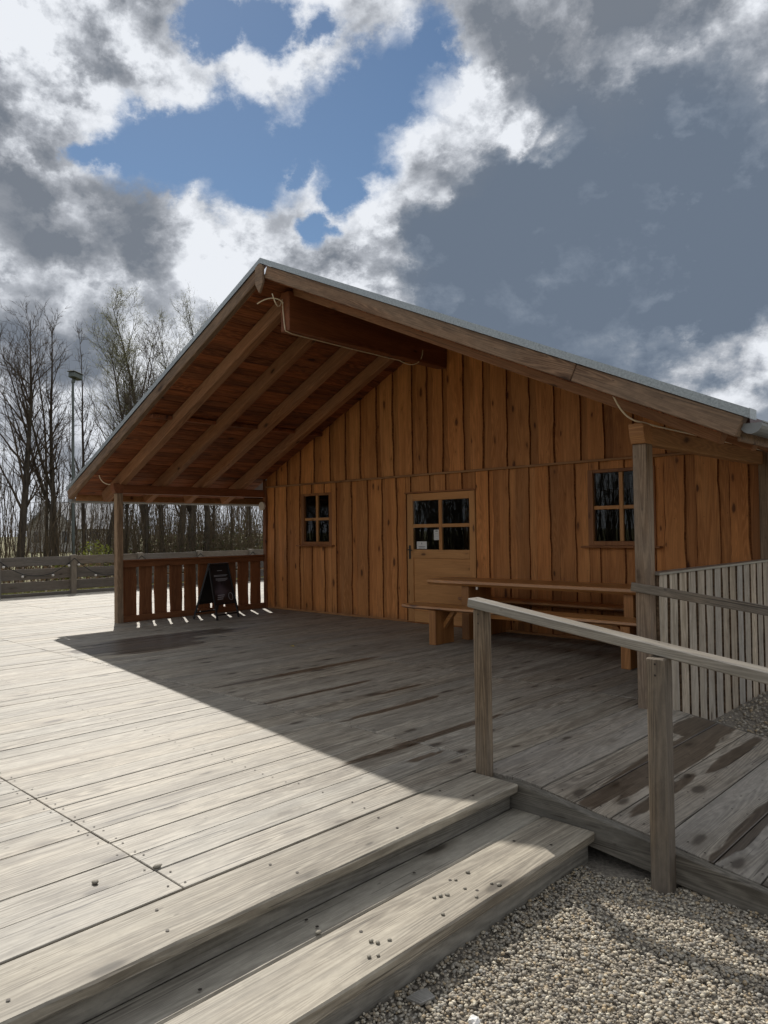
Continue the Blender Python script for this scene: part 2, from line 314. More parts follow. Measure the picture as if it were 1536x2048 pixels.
def bark_mat(name, c1, c2, moss=None):
    m, N, b = newmat(name)
    tc = N.n('ShaderNodeTexCoord').outputs['Object']
    n = N.noise(N.v('MULTIPLY', tc, (9, 9, 2.2)), 1.0, 6, .65, .4)
    r = N.n('ShaderNodeNewGeometry').outputs['Random Per Island']
    c = N.mix(N.step(n, .3, .7), c1, c2)
    c = N.mix(N.mul(r, .45), c, c2)
    N.set(b.inputs['Base Color'], c); b.inputs['Roughness'].default_value = .9; b.inputs['Specular IOR Level'].default_value = .15
    N.set(b.inputs['Normal'], N.n('ShaderNodeBump', {'Height': n, 'Strength': .5, 'Distance': .02}).outputs[0])
    return m
M['trunk'] = bark_mat('tree_bark', (.035, .028, .022, 1), (.10, .082, .062, 1))
M['twig'] = bark_mat('twig_bark', (.045, .033, .025, 1), (.105, .08, .058, 1))
M['willow'] = bark_mat('willow_twig_bark', (.07, .062, .042, 1), (.15, .135, .085, 1))
M['brush'] = bark_mat('brush_stem', (.06, .044, .028, 1), (.17, .125, .078, 1))
M['farwood'] = bark_mat('hazy_far_bark', (.11, .10, .095, 1), (.19, .175, .16, 1))  # paler and greyer than near bark: distance haze put into the colour

def leaf_mat(name, a, b_):
    m, N, b = newmat(name)
    r = N.n('ShaderNodeNewGeometry').outputs['Random Per Island']
    c = N.mix(r, a, b_)
    N.set(b.inputs['Base Color'], c); b.inputs['Roughness'].default_value = .6
    tr = N.n('ShaderNodeBsdfTranslucent', {'Color': c})
    mx = N.n('ShaderNodeMixShader', {0: .35, 1: b.outputs[0], 2: tr.outputs[0]})
    o = [x for x in N.nodes if x.type == 'OUTPUT_MATERIAL'][0]
    N.links.new(mx.outputs[0], o.inputs[0])
    return m
M['buds'] = leaf_mat('spring_buds', (.17, .18, .07, 1), (.30, .30, .15, 1))
M['olive'] = leaf_mat('olive_leaves', (.04, .042, .016, 1), (.10, .098, .035, 1))
M['lime'] = leaf_mat('young_leaves', (.14, .17, .02, 1), (.28, .29, .05, 1))
M['dry'] = leaf_mat('dry_leaves', (.09, .055, .03, 1), (.2, .13, .07, 1))
M['grass'] = leaf_mat('grass_blades', (.10, .12, .02, 1), (.26, .25, .06, 1))

def ground_mat():
    m, N, b = newmat('meadow_ground')
    pos = N.n('ShaderNodeNewGeometry').outputs['Position']
    n = N.noise(pos, .5, 6, .6); n2 = N.noise(pos, 6, 5, .65)
    c = N.mix(N.step(n, .4, .62), (.13, .135, .035, 1), (.19, .155, .075, 1))
    c = N.mix(N.mul(n2, .6), c, (.07, .065, .03, 1))
    N.set(b.inputs['Base Color'], c); b.inputs['Roughness'].default_value = .95
    return m
M['ground'] = ground_mat()
def pebble_mat():
    m, N, b = newmat('pebble_stone')
    g = N.n('ShaderNodeNewGeometry'); r = g.outputs['Random Per Island']
    rp = N.n('ShaderNodeValToRGB', {'Fac': r}); cr = rp.color_ramp
    cr.elements[0].color = (.11, .10, .088, 1); cr.elements[1].color = (.37, .345, .295, 1)
    for pos, c in ((.12, (.145, .13, .11, 1)), (.28, (.20, .175, .14, 1)), (.40, (.23, .18, .115, 1)), (.50, (.17, .163, .15, 1)), (.64, (.215, .19, .15, 1)), (.78, (.175, .17, .158, 1)), (.9, (.28, .255, .205, 1))):
        e = cr.elements.new(pos); e.color = c
    n = N.noise(g.outputs['Position'], 120, 4, .6)
    f = N.lin(n, .2, .8, 1.3, 2.0)
    c = N.mix(1.0, rp.outputs[0], N.n('ShaderNodeCombineColor', {0: N.mul(f, 1.03), 1: f, 2: N.mul(f, .94)}).outputs[0], 'MULTIPLY')
    N.set(b.inputs['Base Color'], c); b.inputs['Roughness'].default_value = .7
    return m
M['pebble'] = pebble_mat()
def dark_pebble():
    m = M['pebble'].copy(); m.name = 'dark_pebble_stone'
    for nd in m.node_tree.nodes:
        if nd.type == 'VALTORGB':
            for e in nd.color_ramp.elements: e.color = [c*.38 for c in e.color[:3]] + [1]
    return m
M['darkpebble'] = dark_pebble()
M['bed'] = plain('gravel_bed_soil', (.24, .215, .18), .95, 0, .5, 60, .1, .6)

# ------------------------------------------------------------------ object helpers
WM = {}
def mesh_np(name, V, F, mats, midx=None, smooth=False):
    """V (n,3), F (m,k) uniform faces"""
    me = bpy.data.meshes.new(name)
    V = np.asarray(V, np.float32); F = np.asarray(F, np.int32)
    k = F.shape[1]
    me.vertices.add(len(V)); me.vertices.foreach_set('co', V.ravel())
    me.loops.add(F.size); me.loops.foreach_set('vertex_index', F.ravel())
    me.polygons.add(len(F))
    me.polygons.foreach_set('loop_start', np.arange(len(F), dtype=np.int32) * k)
    me.polygons.foreach_set('loop_total', np.full(len(F), k, np.int32))
    for mt in mats: me.materials.append(mt)
    if midx is not None: me.polygons.foreach_set('material_index', np.asarray(midx, np.int32))
    me.polygons.foreach_set('use_smooth', np.full(len(F), smooth, bool))
    me.update(calc_edges=True); me.validate()
    return me

def link(name, me, parent=None, mw=None):
    o = bpy.data.objects.new(name, me); COL.objects.link(o)
    mw = Matrix.Identity(4) if mw is None else mw.copy()
    o.matrix_basis = mw; WM[o] = mw
    if parent is not None:
        o.parent = parent; o.matrix_parent_inverse = WM[parent].inverted()
    return o
def tag(o, label=None, cat=None, group=None, kind=None):
    if label: o['label'] = label
    if cat: o['category'] = cat
    if group: o['group'] = group
    if kind: o['kind'] = kind
    return o
def thing(name, loc, label, cat, group=None):
    o = link(name, None, None, Matrix.Translation(Vector(loc))); o.empty_display_size = .2
    return tag(o, label, cat, group)

def box_mesh(name, sx, sy, sz, mat, bev=.004):
    bm = bmesh.new(); bmesh.ops.create_cube(bm, size=1.0)
    bmesh.ops.scale(bm, vec=(sx, sy, sz), verts=bm.verts)
    if bev: bmesh.ops.bevel(bm, geom=bm.edges[:], offset=min(bev, .3*min(sx, sy, sz)), segments=1, affect='EDGES', profile=.5)
    me = bpy.data.meshes.new(name); bm.to_mesh(me); bm.free(); me.materials.append(mat)
    return me
def box(name, x0, x1, y0, y1, z0, z1, mat, parent=None, bev=.004, jit=0.0):
    me = box_mesh(name, x1-x0, y1-y0, z1-z0, mat, bev)
    return link(name, me, parent, Matrix.Translation(((x0+x1)/2, (y0+y1)/2, (z0+z1)/2)))
def beam(name, p0, p1, w, h, mat, parent=None, bev=.006, up=(0, 0, 1), axis='X'):
    """box from p0 to p1; long local axis X, w along local Y, h along local Z"""
    p0 = Vector(p0); p1 = Vector(p1); x = (p1-p0); L = x.length; x.normalize()
    z = Vector(up); z = (z - x*z.dot(x)).normalized(); y = z.cross(x)
    me = box_mesh(name, L, w, h, mat, bev)
    c = (p0+p1)/2
    mw = Matrix(((x.x, y.x, z.x, c.x), (x.y, y.y, z.y, c.y), (x.z, y.z, z.z, c.z), (0, 0, 0, 1)))
    return link(name, me, parent, mw)
def post(name, x, y, z0, z1, s, mat, parent=None, bev=.007):
    return beam(name, (x, y, z0), (x, y, z1), s, s, mat, parent, bev, up=(0, -1, 0))
def prism(name, pts, axis, a, b, mat, parent=None, bev=0.0):
    """extrude polygon pts (2D) along axis from a to b. axis 'X': pts=(y,z); 'Y': (x,z); 'Z': (x,y)"""
    bm = bmesh.new()
    def P(q, t): return {'X': (t, q[0], q[1]), 'Y': (q[0], t, q[1]), 'Z': (q[0], q[1], t)}[axis]
    A = [P(q, a) for q in pts]; B = [P(q, b) for q in pts]
    c = sum((Vector(v) for v in A+B), Vector()) / (2*len(pts))
    va = [bm.verts.new(Vector(v)-c) for v in A]; vb = [bm.verts.new(Vector(v)-c) for v in B]
    n = len(pts)
    bm.faces.new(va); bm.faces.new(list(reversed(vb)))
    for i in range(n): bm.faces.new((va[i], vb[i], vb[(i+1) % n], va[(i+1) % n]))
    bmesh.ops.recalc_face_normals(bm, faces=bm.faces)
    if bev: bmesh.ops.bevel(bm, geom=bm.edges[:], offset=bev, segments=1, affect='EDGES')
    me = bpy.data.meshes.new(name); bm.to_mesh(me); bm.free(); me.materials.append(mat)
    return link(name, me, parent, Matrix.Translation(c))
def tubes_np(P0, P1, R0, R1, k):
    P0 = np.asarray(P0, float); P1 = np.asarray(P1, float)
    d = P1-P0; L = np.linalg.norm(d, axis=1, keepdims=True); d = d/np.maximum(L, 1e-6)
    a = np.where(np.abs(d[:, 2:3]) < .9, np.array([[0, 0, 1.]]), np.array([[1., 0, 0]]))
    u = np.cross(d, a); u /= np.linalg.norm(u, axis=1, keepdims=True); v = np.cross(d, u)
    t = np.arange(k)*2*np.pi/k
    ring = np.cos(t)[None, :, None]*u[:, None, :] + np.sin(t)[None, :, None]*v[:, None, :]
    A = P0[:, None, :] + ring*np.asarray(R0)[:, None, None]; B = P1[:, None, :] + ring*np.asarray(R1)[:, None, None]
    n = len(P0); V = np.concatenate([A, B], axis=1).reshape(-1, 3)
    i = np.arange(k); j = (i+1) % k
    q = np.stack([i, i+k, j+k, j], axis=1)
    F = (q[None] + (np.arange(n)*2*k)[:, None, None]).reshape(-1, 4)
    return V, F
def path_tube(name, pts, r, mat, parent=None, k=6):
    """smooth tube with shared rings along a path"""
    pts = np.asarray(pts, float); n = len(pts)
    t = np.gradient(pts, axis=0); t /= np.linalg.norm(t, axis=1, keepdims=True)
    V = []; up = np.array([0, 0, 1.])
    for i in range(n):
        a = up if abs(t[i][2]) < .95 else np.array([1., 0, 0])
        u = np.cross(t[i], a); u /= np.linalg.norm(u); v = np.cross(t[i], u)
        rr = r[i] if hasattr(r, '__len__') else r
        for q in range(k):
            an = 2*np.pi*q/k; V.append(pts[i] + rr*(math.cos(an)*u + math.sin(an)*v))
    F = [(i*k+q, (i+1)*k+q, (i+1)*k+(q+1) % k, i*k+(q+1) % k) for i in range(n-1) for q in range(k)]
    me = mesh_np(name, V, F, [mat], smooth=True)
    return link(name, me, parent)
def disc(name, c, r, axis, t, mat, parent=None, n=20):
    pts = [(r*math.cos(2*math.pi*i/n), r*math.sin(2*math.pi*i/n)) for i in range(n)]
    i = 'XYZ'.index(axis); oth = [j for j in range(3) if j != i]
    q = [(c[oth[0]]+a, c[oth[1]]+b) for a, b in pts]
    return prism(name, q, axis, c[i]-t/2, c[i]+t/2, mat, parent)

# ------------------------------------------------------------------ ground
GZ = -.31
me = mesh_np('ground', [(-1500, -1500, GZ-.05), (1500, -1500, GZ-.05), (1500, 1500, GZ-.05), (-1500, 1500, GZ-.05)], [(0, 1, 2, 3)], [M['ground']])
tag(link('ground', me), 'flat meadow ground with yellowish spring grass around the deck', None, None, 'structure')
bed = [(9.0, -14, GZ-.012), (22, -14, GZ-.012), (22, 10, GZ-.012), (9.0, 10, GZ-.012)]
tag(link('gravel_bed', mesh_np('gravel_bed', bed, [(0, 1, 2, 3)], [M['bed']])), 'brown soil bed under the gravel', None, None, 'structure')

# ------------------------------------------------------------------ deck
deck = link('deck', box_mesh('deck', 16.1, 18.2, .22, M['joist'], 0), None, Matrix.Translation((.95, -2.9, -.165)))
tag(deck, 'large weathered timber deck of long pale boards in front of the cabin', None, None, 'structure')
rng = random.Random(11)
cols = []; x = -7.08
while x < 8.95:
    w = rng.choice((.205, .225, .235, .25, .27))
    if x + w > 8.80: w = 9.02 - x
    cols.append((x, x+w)); x += w
JY = [-11.83, -9.58, -7.33, -5.08, -2.83, -.58, 1.67, 3.92, 6.1]
stuffV = []; stuffF = []; pm = {}
cand = []
for (a, b) in cols:
    for j in range(len(JY)-1):
        y0, y1 = JY[j], JY[j+1]
        if a > -.1 and y0 >= -.6: continue
        if a > -.1 and y1 > -.6: y1 = -.012
        c = ((a+b)/2, (y0+y1)/2)
        # lies in front of the camera and inside the picture, roughly
        left = c[1] + 9.0 - .345*(11.8 - c[0])
        vis = left > -1.6
        cand.append((math.hypot(c[0]-11.8, c[1]+9), vis, a, b, y0, y1))
cand.sort(key=lambda q: (not q[1], q[0]))
cnt = 0
for dist_, vis, a, b, y0, y1 in cand:
    gap = rng.choice((.0018, .0022, .0025, .003, .0065, .0025))
    w = b-a-gap; L = y1-y0-.005
    cx, cy = (a+b)/2, (y0+y1)/2
    z = -.0225 + rng.uniform(-.0022, .0012)
    if vis and cnt < 290:
        key = (round(w, 3), round(L, 3))
        if key not in pm: pm[key] = box_mesh('plank', w, L, .045, M['deck'], .0035)
        mw = Matrix.Translation((cx, cy, z)) @ Matrix.Rotation(rng.uniform(-.006, .006), 4, 'Y') @ Matrix.Rotation(rng.uniform(-.0006, .0006), 4, 'Z')
        if rng.random() < .5: mw = mw @ Matrix.Rotation(math.pi, 4, 'Z')
        link('plank', pm[key], deck, mw); cnt += 1
    else:
        o = len(stuffV)
        for sx in (-1, 1):
            for sy in (-1, 1):
                for sz in (-1, 1): stuffV.append((cx+sx*w/2, cy+sy*L/2, z+sz*.0225))
        stuffF += [(o+0, o+1, o+3, o+2), (o+4, o+6, o+7, o+5), (o+0, o+4, o+5, o+1), (o+2, o+3, o+7, o+6), (o+1, o+5, o+7, o+3), (o+0, o+2, o+6, o+4)]
tag(link('outer_planks', mesh_np('outer_planks', stuffV, stuffF, [M['deck']]), deck), kind='stuff')
# screw heads
V = []; F = []
def screw(x, y, z, r=.0062):
    o = len(V)
    for i in range(6): V.append((x+r*math.cos(i*math.pi/3), y+r*math.sin(i*math.pi/3), z))
    F.append((o, o+1, o+2, o+3, o+4, o+5))
for a, b in cols:
    if a < 1.5: continue
    for jy in JY[1:5]:
        for s in (-.035, .04, ):
            for fx in (.2, .8):
                if rng.random() < .85: screw(a+(b-a)*fx+rng.uniform(-.015, .015), jy+s+rng.uniform(-.012, .012), .0022)
    for jy in (-8.4, -6.2, -3.95, -1.7):
        for fx in (.22, .78):
            if rng.random() < .8: screw(a+(b-a)*fx+rng.uniform(-.015, .015), jy+rng.uniform(-.02, .02), .0022)
tag(link('screw_heads', mesh_np('screw_heads', V, F, [M['screw']]), deck), kind='stuff')

# ------------------------------------------------------------------ steps
steps = thing('deck_steps', (9.5, -8.5, GZ), 'two weathered timber steps leading down from the deck to the gravel', 'steps')
def chunk(name, x0, x1, y0, y1, z0, z1, mat, par, seed=1, n=26, amp=.004):
    """board along Y with a worn, slightly uneven front edge"""
    rg = np.random.default_rng(seed)
    ys = np.linspace(y0, y1, n); j = lambda: rg.normal(0, amp*.5, n)
    e = j(); e2 = j(); zt = rg.normal(0, .0008, n)
    rows = []
    for i, y in enumerate(ys):
        b = .008
        rows.append([(x0, y, z0), (x0, y, z1-b*.4), (x0+b*.5, y, z1), (x1-b+e[i]*.6, y, z1+zt[i]), (x1+e[i], y, z1-b+zt[i]), (x1+e2[i]*1.2-.002, y, z0+.004), (x1-.006, y, z0)])
    k = 7; Vv = np.array(rows).reshape(-1, 3); c = Vv.mean(0)
    Fq = [(i*k+q, i*k+(q+1) % k, (i+1)*k+(q+1) % k, (i+1)*k+q) for i in range(n-1) for q in range(k)]
    bm = bmesh.new(); vs = [bm.verts.new(v-c) for v in Vv]
    for f in Fq: bm.faces.new([vs[t] for t in f])
    bm.faces.new([vs[q] for q in range(k)]); bm.faces.new([vs[(n-1)*k+q] for q in range(k)])
    bmesh.ops.recalc_face_normals(bm, faces=bm.faces)
    m_ = bpy.data.meshes.new(name); bm.to_mesh(m_); bm.free(); m_.materials.append(mat)
    return link(name, m_, par, Matrix.Translation(Vector(c)))
YE = -5.335
tr = []
chunk('tread', 9.032, 9.365, -9.3, YE, -.052, -.002, M['step'], steps, 3)
chunk('tread', 9.032, 9.365, -13.0, -9.304, -.052, -.002, M['step'], steps, 4)
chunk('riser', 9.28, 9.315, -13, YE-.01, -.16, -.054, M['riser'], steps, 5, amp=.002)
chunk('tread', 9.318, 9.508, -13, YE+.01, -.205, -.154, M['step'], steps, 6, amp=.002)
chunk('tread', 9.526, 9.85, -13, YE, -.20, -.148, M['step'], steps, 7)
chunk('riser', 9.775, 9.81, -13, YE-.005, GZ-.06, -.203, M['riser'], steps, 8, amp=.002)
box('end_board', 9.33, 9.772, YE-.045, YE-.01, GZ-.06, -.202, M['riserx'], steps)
V = []; F = []
for y in np.arange(-12.5, -5.3, .62):
    for xx in (9.11, 9.28): screw(xx+rng.uniform(-.02, .02), y+rng.uniform(-.06, .06), .0012, .008)
    for xx in (9.38, 9.46, 9.6, 9.78):
        if rng.random() < .7: screw(xx+rng.uniform(-.02, .02), y+rng.uniform(-.06, .06), -.1458, .0085)
tag(link('screw_heads', mesh_np('screw_heads', V, F, [M['screw']]), steps), kind='stuff')

# ------------------------------------------------------------------ ramp
ramp = thing('entrance_ramp', (10.0, -4.2, GZ), 'sloping weathered board ramp with wet streaks running down beside the handrail', 'ramp')
RS = -.150
def rz(x): return RS*(x-9.36) if x > 9.36 else 0.0
x = 9.03; rr = random.Random(5)
while x < 13.0:
    w = rr.choice((.2, .215, .24, .27)); x1 = x+w
    z = rz((x+x1)/2); an = math.atan2(rz(x1)-rz(x), w)
    m_ = box_mesh('plank', w-.005, 2.24, .04, M['ramp'], .003)
    if z > -.33:
        link('plank', m_, ramp, Matrix.Translation(((x+x1)/2, -4.135+rr.uniform(-.004, .004), z-.021)) @ Matrix.Rotation(-an, 4, 'Y'))
    x = x1
V = []; F = []
for i in range(9):
    xx = 9.15+i*.235
    for yy in (-5.18, -4.55, -3.9, -3.1):
        for s in (-.05, .06): screw(xx+s+rr.uniform(-.02, .02), yy+rr.uniform(-.03, .03), rz(xx+s)+.0025, .0062)
tag(link('screw_heads', mesh_np('screw_heads', V, F, [M['screw']]), ramp), kind='stuff')
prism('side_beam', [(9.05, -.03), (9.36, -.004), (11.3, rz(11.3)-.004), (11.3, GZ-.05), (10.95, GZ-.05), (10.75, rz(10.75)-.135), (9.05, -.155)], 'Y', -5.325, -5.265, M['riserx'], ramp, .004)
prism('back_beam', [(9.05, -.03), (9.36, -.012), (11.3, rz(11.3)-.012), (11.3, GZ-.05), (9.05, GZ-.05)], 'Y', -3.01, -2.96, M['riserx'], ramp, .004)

# handrails
hr = thing('handrail', (9.09, -5.34, 0), 'sloping grey timber handrail on two square posts between the steps and the ramp', 'handrail')
def hz_(x): return 1.066 - .1432*(x-9.03)
p1 = post('post', 9.095, -5.29, -.28, hz_(9.095)-.058, .082, M['railpost'], hr)
p2 = post('post', 10.235, -5.365, GZ-.05, hz_(10.235)-.058, .094, M['railpost'], hr)
post('post', 11.6, -5.37, GZ-.05, hz_(11.6)-.058, .084, M['railpost'], hr)
beam('rail', (9.03, -5.30, hz_(9.03)-.027), (12.0, -5.34, hz_(12.0)-.027), .105, .056, M['rail'], hr, .005)
V = []; F = []
for xx in (9.07, 9.12, 10.21, 10.26): screw(xx, -5.30+rr.uniform(-.02, .02), hz_(xx)+.0016, .006)
for (xx, yy) in ((9.095, -5.3325), (10.235, -5.4135)):
    for dz_ in (.03, .085):
        o = len(V); zz = hz_(xx)-.058-dz_
        for i in range(6): V.append((xx+rr.uniform(-.001, .001)+.006*math.cos(i*math.pi/3), yy, zz+.006*math.sin(i*math.pi/3)))
        F.append((o, o+1, o+2, o+3, o+4, o+5))
tag(link('screw_heads', mesh_np('screw_heads', V, F, [M['screw']]), hr), kind='stuff')
hb = thing('back_handrail', (9.1, -3.14, 0), 'flat sloping handrail board nailed to the porch post in front of the slatted screen', 'handrail')
beam('rail', (9.06, -3.135, .998), (12.2, -3.135, .998-.128*3.14),   .035, .072, M['railpost'], hb, .004)
post('post', 11.5, -3.07, GZ-.05, .70, .09, M['railpost'], hb)

# ------------------------------------------------------------------ cabin
CW = 9.153; XA = CW/2; ZA = 4.855; SL = .458; OV = .971; YV = -3.53
def ztop(x): return ZA - SL*abs(x-XA)
def zsof(x): return ztop(x) - .25
cabin = thing('wooden_cabin', (XA, 4, 0), 'brown timber cabin with vertical waney boards and a wide gabled porch roof', 'cabin')
# openings in the front wall (x0,x1,z0,z1)
DOOR = (3.78, 5.19, -.01, 2.105); WIN1 = (1.15, 1.97, 1.245, 2.20); WIN2 = (7.04, 7.93, 1.255, 2.26)
OPS = [DOOR, WIN1, WIN2]
# structural wall behind the boards: pieces round the openings
wall = link('front_wall', None, cabin, Matrix.Translation((XA, .1, 0)))
bpy.data.objects.remove(wall)
bmw = bmesh.new()
def addbox(bm, x0, x1, y0, y1, z0, z1):
    vs = [bm.verts.new((x, y, z)) for x in (x0, x1) for y in (y0, y1) for z in (z0, z1)]
    for f in ((0, 1, 3, 2), (4, 6, 7, 5), (0, 4, 5, 1), (2, 3, 7, 6), (1, 5, 7, 3), (0, 2, 6, 4)): bm.faces.new([vs[i] for i in f])
YB0, YB1 = .03, .14
xs = [0, WIN1[0], WIN1[1], DOOR[0], DOOR[1], WIN2[0], WIN2[1], CW]
for i in range(7):
    a, b = xs[i], xs[i+1]
    op = [o for o in OPS if abs(o[0]-a) < 1e-6]
    if op:
        if op[0][2] > .05: addbox(bmw, a, b, YB0, YB1, 0, op[0][2])
        addbox(bmw, a, b, YB0, YB1, op[0][3], 2.5)
    else: addbox(bmw, a, b, YB0, YB1, 0, 2.5)
vs = [bmw.verts.new((x, y, z)) for y in (YB0, YB1) for x, z in ((0, 2.5), (CW, 2.5), (XA, zsof(XA)-.02))]
for f in ((0, 1, 2), (5, 4, 3), (0, 3, 4, 1), (1, 4, 5, 2), (2, 5, 3, 0)): bmw.faces.new([vs[i] for i in f])
# side and back walls, floor and ceiling of the room
addbox(bmw, 0, .12, YB1, 9.0, -.3, zsof(0)-.02); addbox(bmw, CW-.12, CW, YB1, 9.0, -.3, zsof(CW)-.02); addbox(bmw, .12, CW-.12, 8.9, 9.0, -.3, 2.5)
addbox(bmw, .12, CW-.12, YB1, 8.9, -.06, -.01); addbox(bmw, .12, CW-.12, YB1, 8.9, 2.5, 2.56)
me = bpy.data.meshes.new('front_wall'); bmw.to_mesh(me); bmw.free(); me.materials.append(M['interior'])
wall = link('front_wall', me, cabin)

def board(name, xl, xr, z0, ztf, y_front, th, seed, wave, bark, mat, parent, face_y=True, ztf_slope=True):
    """vertical board, front face at y_front; waney edges with a bark bevel. ztf: function x->top z or number"""
    rg = np.random.default_rng(seed)
    zt = ztf if callable(ztf) else (lambda x: ztf)
    H = max(zt(xl), zt(xr)) - z0
    n = max(3, int(H/.16)+1)
    t = np.linspace(0, 1, n)
    def wav(a):
        z = t*H
        w = sum(rg.uniform(.3, 1)*np.sin(z*f+rg.uniform(0, 6.3)) for f in (1.3, 3.1, 6.7, 12.0))/2.6
        return a*w + rg.normal(0, a*.18, n)
    L = xl + wav(wave); Rr = xr + wav(wave)
    bl = bark*(.55+.45*np.sin(t*H*2.7+rg.uniform(0, 6))); brr = bark*(.55+.45*np.sin(t*H*2.3+rg.uniform(0, 6)))
    bl = np.clip(bl + rg.normal(0, bark*.2, n), .003, None); brr = np.clip(brr + rg.normal(0, bark*.2, n), .003, None)
    rows = []
    for i in range(n):
        xq = (L[i], L[i]+bl[i], Rr[i]-brr[i], Rr[i])
        row = []
        for q, xx in enumerate(xq):
            top = zt(min(max(xx, xl), xr)) if callable(ztf) else ztf
            z = z0 + (top-z0)*t[i]
            row.append((xx, y_front + (th*.8 if q in (0, 3) else 0.0), z))
        row.append((xq[3], y_front+th, row[3][2])); row.insert(0, (xq[0], y_front+th, row[0][2]))
        rows.append(row)
    Vv = np.array(rows); c = np.array(((xl+xr)/2, y_front+th/2, z0+H/2)); Vv = (Vv-c).reshape(-1, 3)
    F = []; mi = []
    for i in range(n-1):
        for q in range(5):
            F.append((i*6+q, i*6+q+1, (i+1)*6+q+1, (i+1)*6+q)); mi.append(0 if q == 2 else 1)
    for q in (0, 2, 4)[:0]: pass
    # end caps
    for base in (0, (n-1)*6):
        F.append((base, base+1, base+2, base+3)); mi.append(0); F.append((base, base+3, base+4, base+5)); mi.append(0)
    me = mesh_np(name, Vv, F, [mat, M['bark2'] if mat in (M['screen'], M['back']) else M['bark']], mi)
    return me, Matrix.Translation(Vector(c))

def wall_strip(xl, xr, z0, ztf, yf, th, seed, wave, bark, mat, ops):
    """board cut round the openings"""
    pieces = [(xl, xr, z0, ztf)]
    for (a, b, c, d_) in ops:
        new = []
        for (p, q, lo, hi) in pieces:
            top = hi if not callable(hi) else 99
            if q <= a+.001 or p >= b-.001 or lo >= d_ or top <= c: new.append((p, q, lo, hi)); continue
            if p < a-.03: new.append((p, a, lo, hi))
            if q > b+.03: new.append((b, q, lo, hi))
            pa, qb = max(p, a), min(q, b)
            if qb-pa < .03: continue
            if c - lo > .05: new.append((pa, qb, lo, c))
            if top > d_+.03: new.append((pa, qb, d_, hi))
        pieces = new
    for k, (p, q, lo, hi) in enumerate(pieces):
        cut = (q-p) < (xr-xl)-.001
        me, mw = board('wall_board', p, q, lo, hi, yf, th, seed+k*7, wave*(.15 if cut else 1), bark*(.3 if cut else 1), mat, wall)
        link('wall_board', me, wall, mw)
rw = random.Random(21)
for sec in (0, 1):
    x = .10; k = 0
    while x < CW-.02:
        wide = rw.uniform(.19, .29) if k % 2 == 0 else rw.uniform(.10, .16)
        x1 = min(x+wide, CW-.01)
        if CW-x1 < .08: x1 = CW-.01
        zf = 2.365 if sec == 0 else (lambda q: zsof(q)+.012)
        z0 = .035 if sec == 0 else 2.395
        if k % 2 == 0: wall_strip(x-.012, x1+.012, z0, zf, -.026 - .004*sec, .026, 100*sec+k*13+5, .013, .018, M['wall'], OPS)
        else: wall_strip(x-.02, x1+.02, z0, zf, -.002, .028, 1000+100*sec+k*13, .003, .004, M['under' if rw.random() < .35 else 'wall'], OPS)
        x = x1; k += 1
post('corner_board', .045, -.015, .0, 2.52, .09, M['slatx'], wall)
beam('trim_strip', (.09, -.042, 2.38), (CW-.12, -.042, 2.38), .034, .032, M['beamr'], wall, .004)
box('base_board', .09, 3.78, -.03, .02, .0, .036, M['beamr'], wall)
box('base_board', 5.19, CW-.1, -.03, .02, .0, .036, M['beamr'], wall)
post('corner_post', CW+.055, -.03, -.3, 2.45, .10, M['post'], wall)
# board door frame plank beside the door
m_, mw = board('jamb_board', 5.19, 5.42, .036, 2.36, -.030, .03, 77, .002, .004, M['wall'], wall); link('jamb_board', m_, wall, mw)
m_, mw = board('jamb_board', 3.62, 3.78, .036, 2.36, -.030, .03, 78, .002, .004, M['wall'], wall); link('jamb_board', m_, wall, mw)

V = []; F = []
rn = random.Random(8)
def nail(x, y, z, r=.0045):
    o = len(V)
    for i in range(6): V.append((x+r*math.cos(i*math.pi/3), y, z+r*math.sin(i*math.pi/3)))
    F.append((o, o+1, o+2, o+3, o+4, o+5))
x = .16
while x < CW-.1:
    for z in (.22, .95, 1.62, 2.22, 2.55, 3.2, 3.75):
        if z > zsof(x)-.08: continue
        if any(a-.05 < x < b+.05 and c-.05 < z < d_+.05 for a, b, c, d_ in OPS): continue
        if rn.random() < .8: nail(x+rn.uniform(-.03, .03), -.0305, z+rn.uniform(-.03, .03))
    x += rn.uniform(.12, .26)
tag(link('nail_heads', mesh_np('nail_heads', V, F, [M['screw']]), cabin), kind='stuff')

# door: leaf 3.80 - 5.17
door = link('door', None, cabin, Matrix.Translation((4.48, -.02, 0))); tag(door, 'half-glazed wooden door with four panes and dark handle')
DX0, DX1 = 3.80, 5.17
box('stile', DX0, 3.925, -.030, .03, .02, 2.085, M['door'], door)
box('stile', 5.06, DX1, -.030, .03, .02, 2.085, M['door'], door)
box('top_rail', 3.926, 5.059, -.0295, .03, 1.968, 2.085, M['doorh'], door)
box('lock_rail', 3.926, 5.059, -.0295, .03, 1.045, 1.183, M['doorh'], door)
box('bottom_rail', 3.926, 5.059, -.0295, .03, .02, .20, M['doorh'], door)
box('lower_panel', 3.926, 5.059, -.014, .02, .201, 1.044, M['doorh'], door)
box('muntin', 4.462, 4.522, -.028, .02, 1.184, 1.967, M['door'], door)
box('muntin', 3.926, 4.461, -.0275, .02, 1.535, 1.590, M['doorh'], door)
box('muntin', 4.523, 5.059, -.0275, .02, 1.535, 1.590, M['doorh'], door)
for (a, b) in ((3.927, 4.461), (4.523, 5.058)):
    for (c, d_) in ((1.184, 1.534), (1.591, 1.967)):
        box('pane', a, b, -.004, .002, c, d_, M['glass'], door, 0)
box('drip_cap', 3.76, 5.20, -.055, .02, 2.088, 2.112, M['frame'], door)
box('threshold', 3.80, 5.17, -.04, .03, -.002, .018, M['frame'], door)
hd = box('handle_plate', 3.838, 3.878, -.040, -.031, 1.03, 1.25, M['iron'], door, .003)
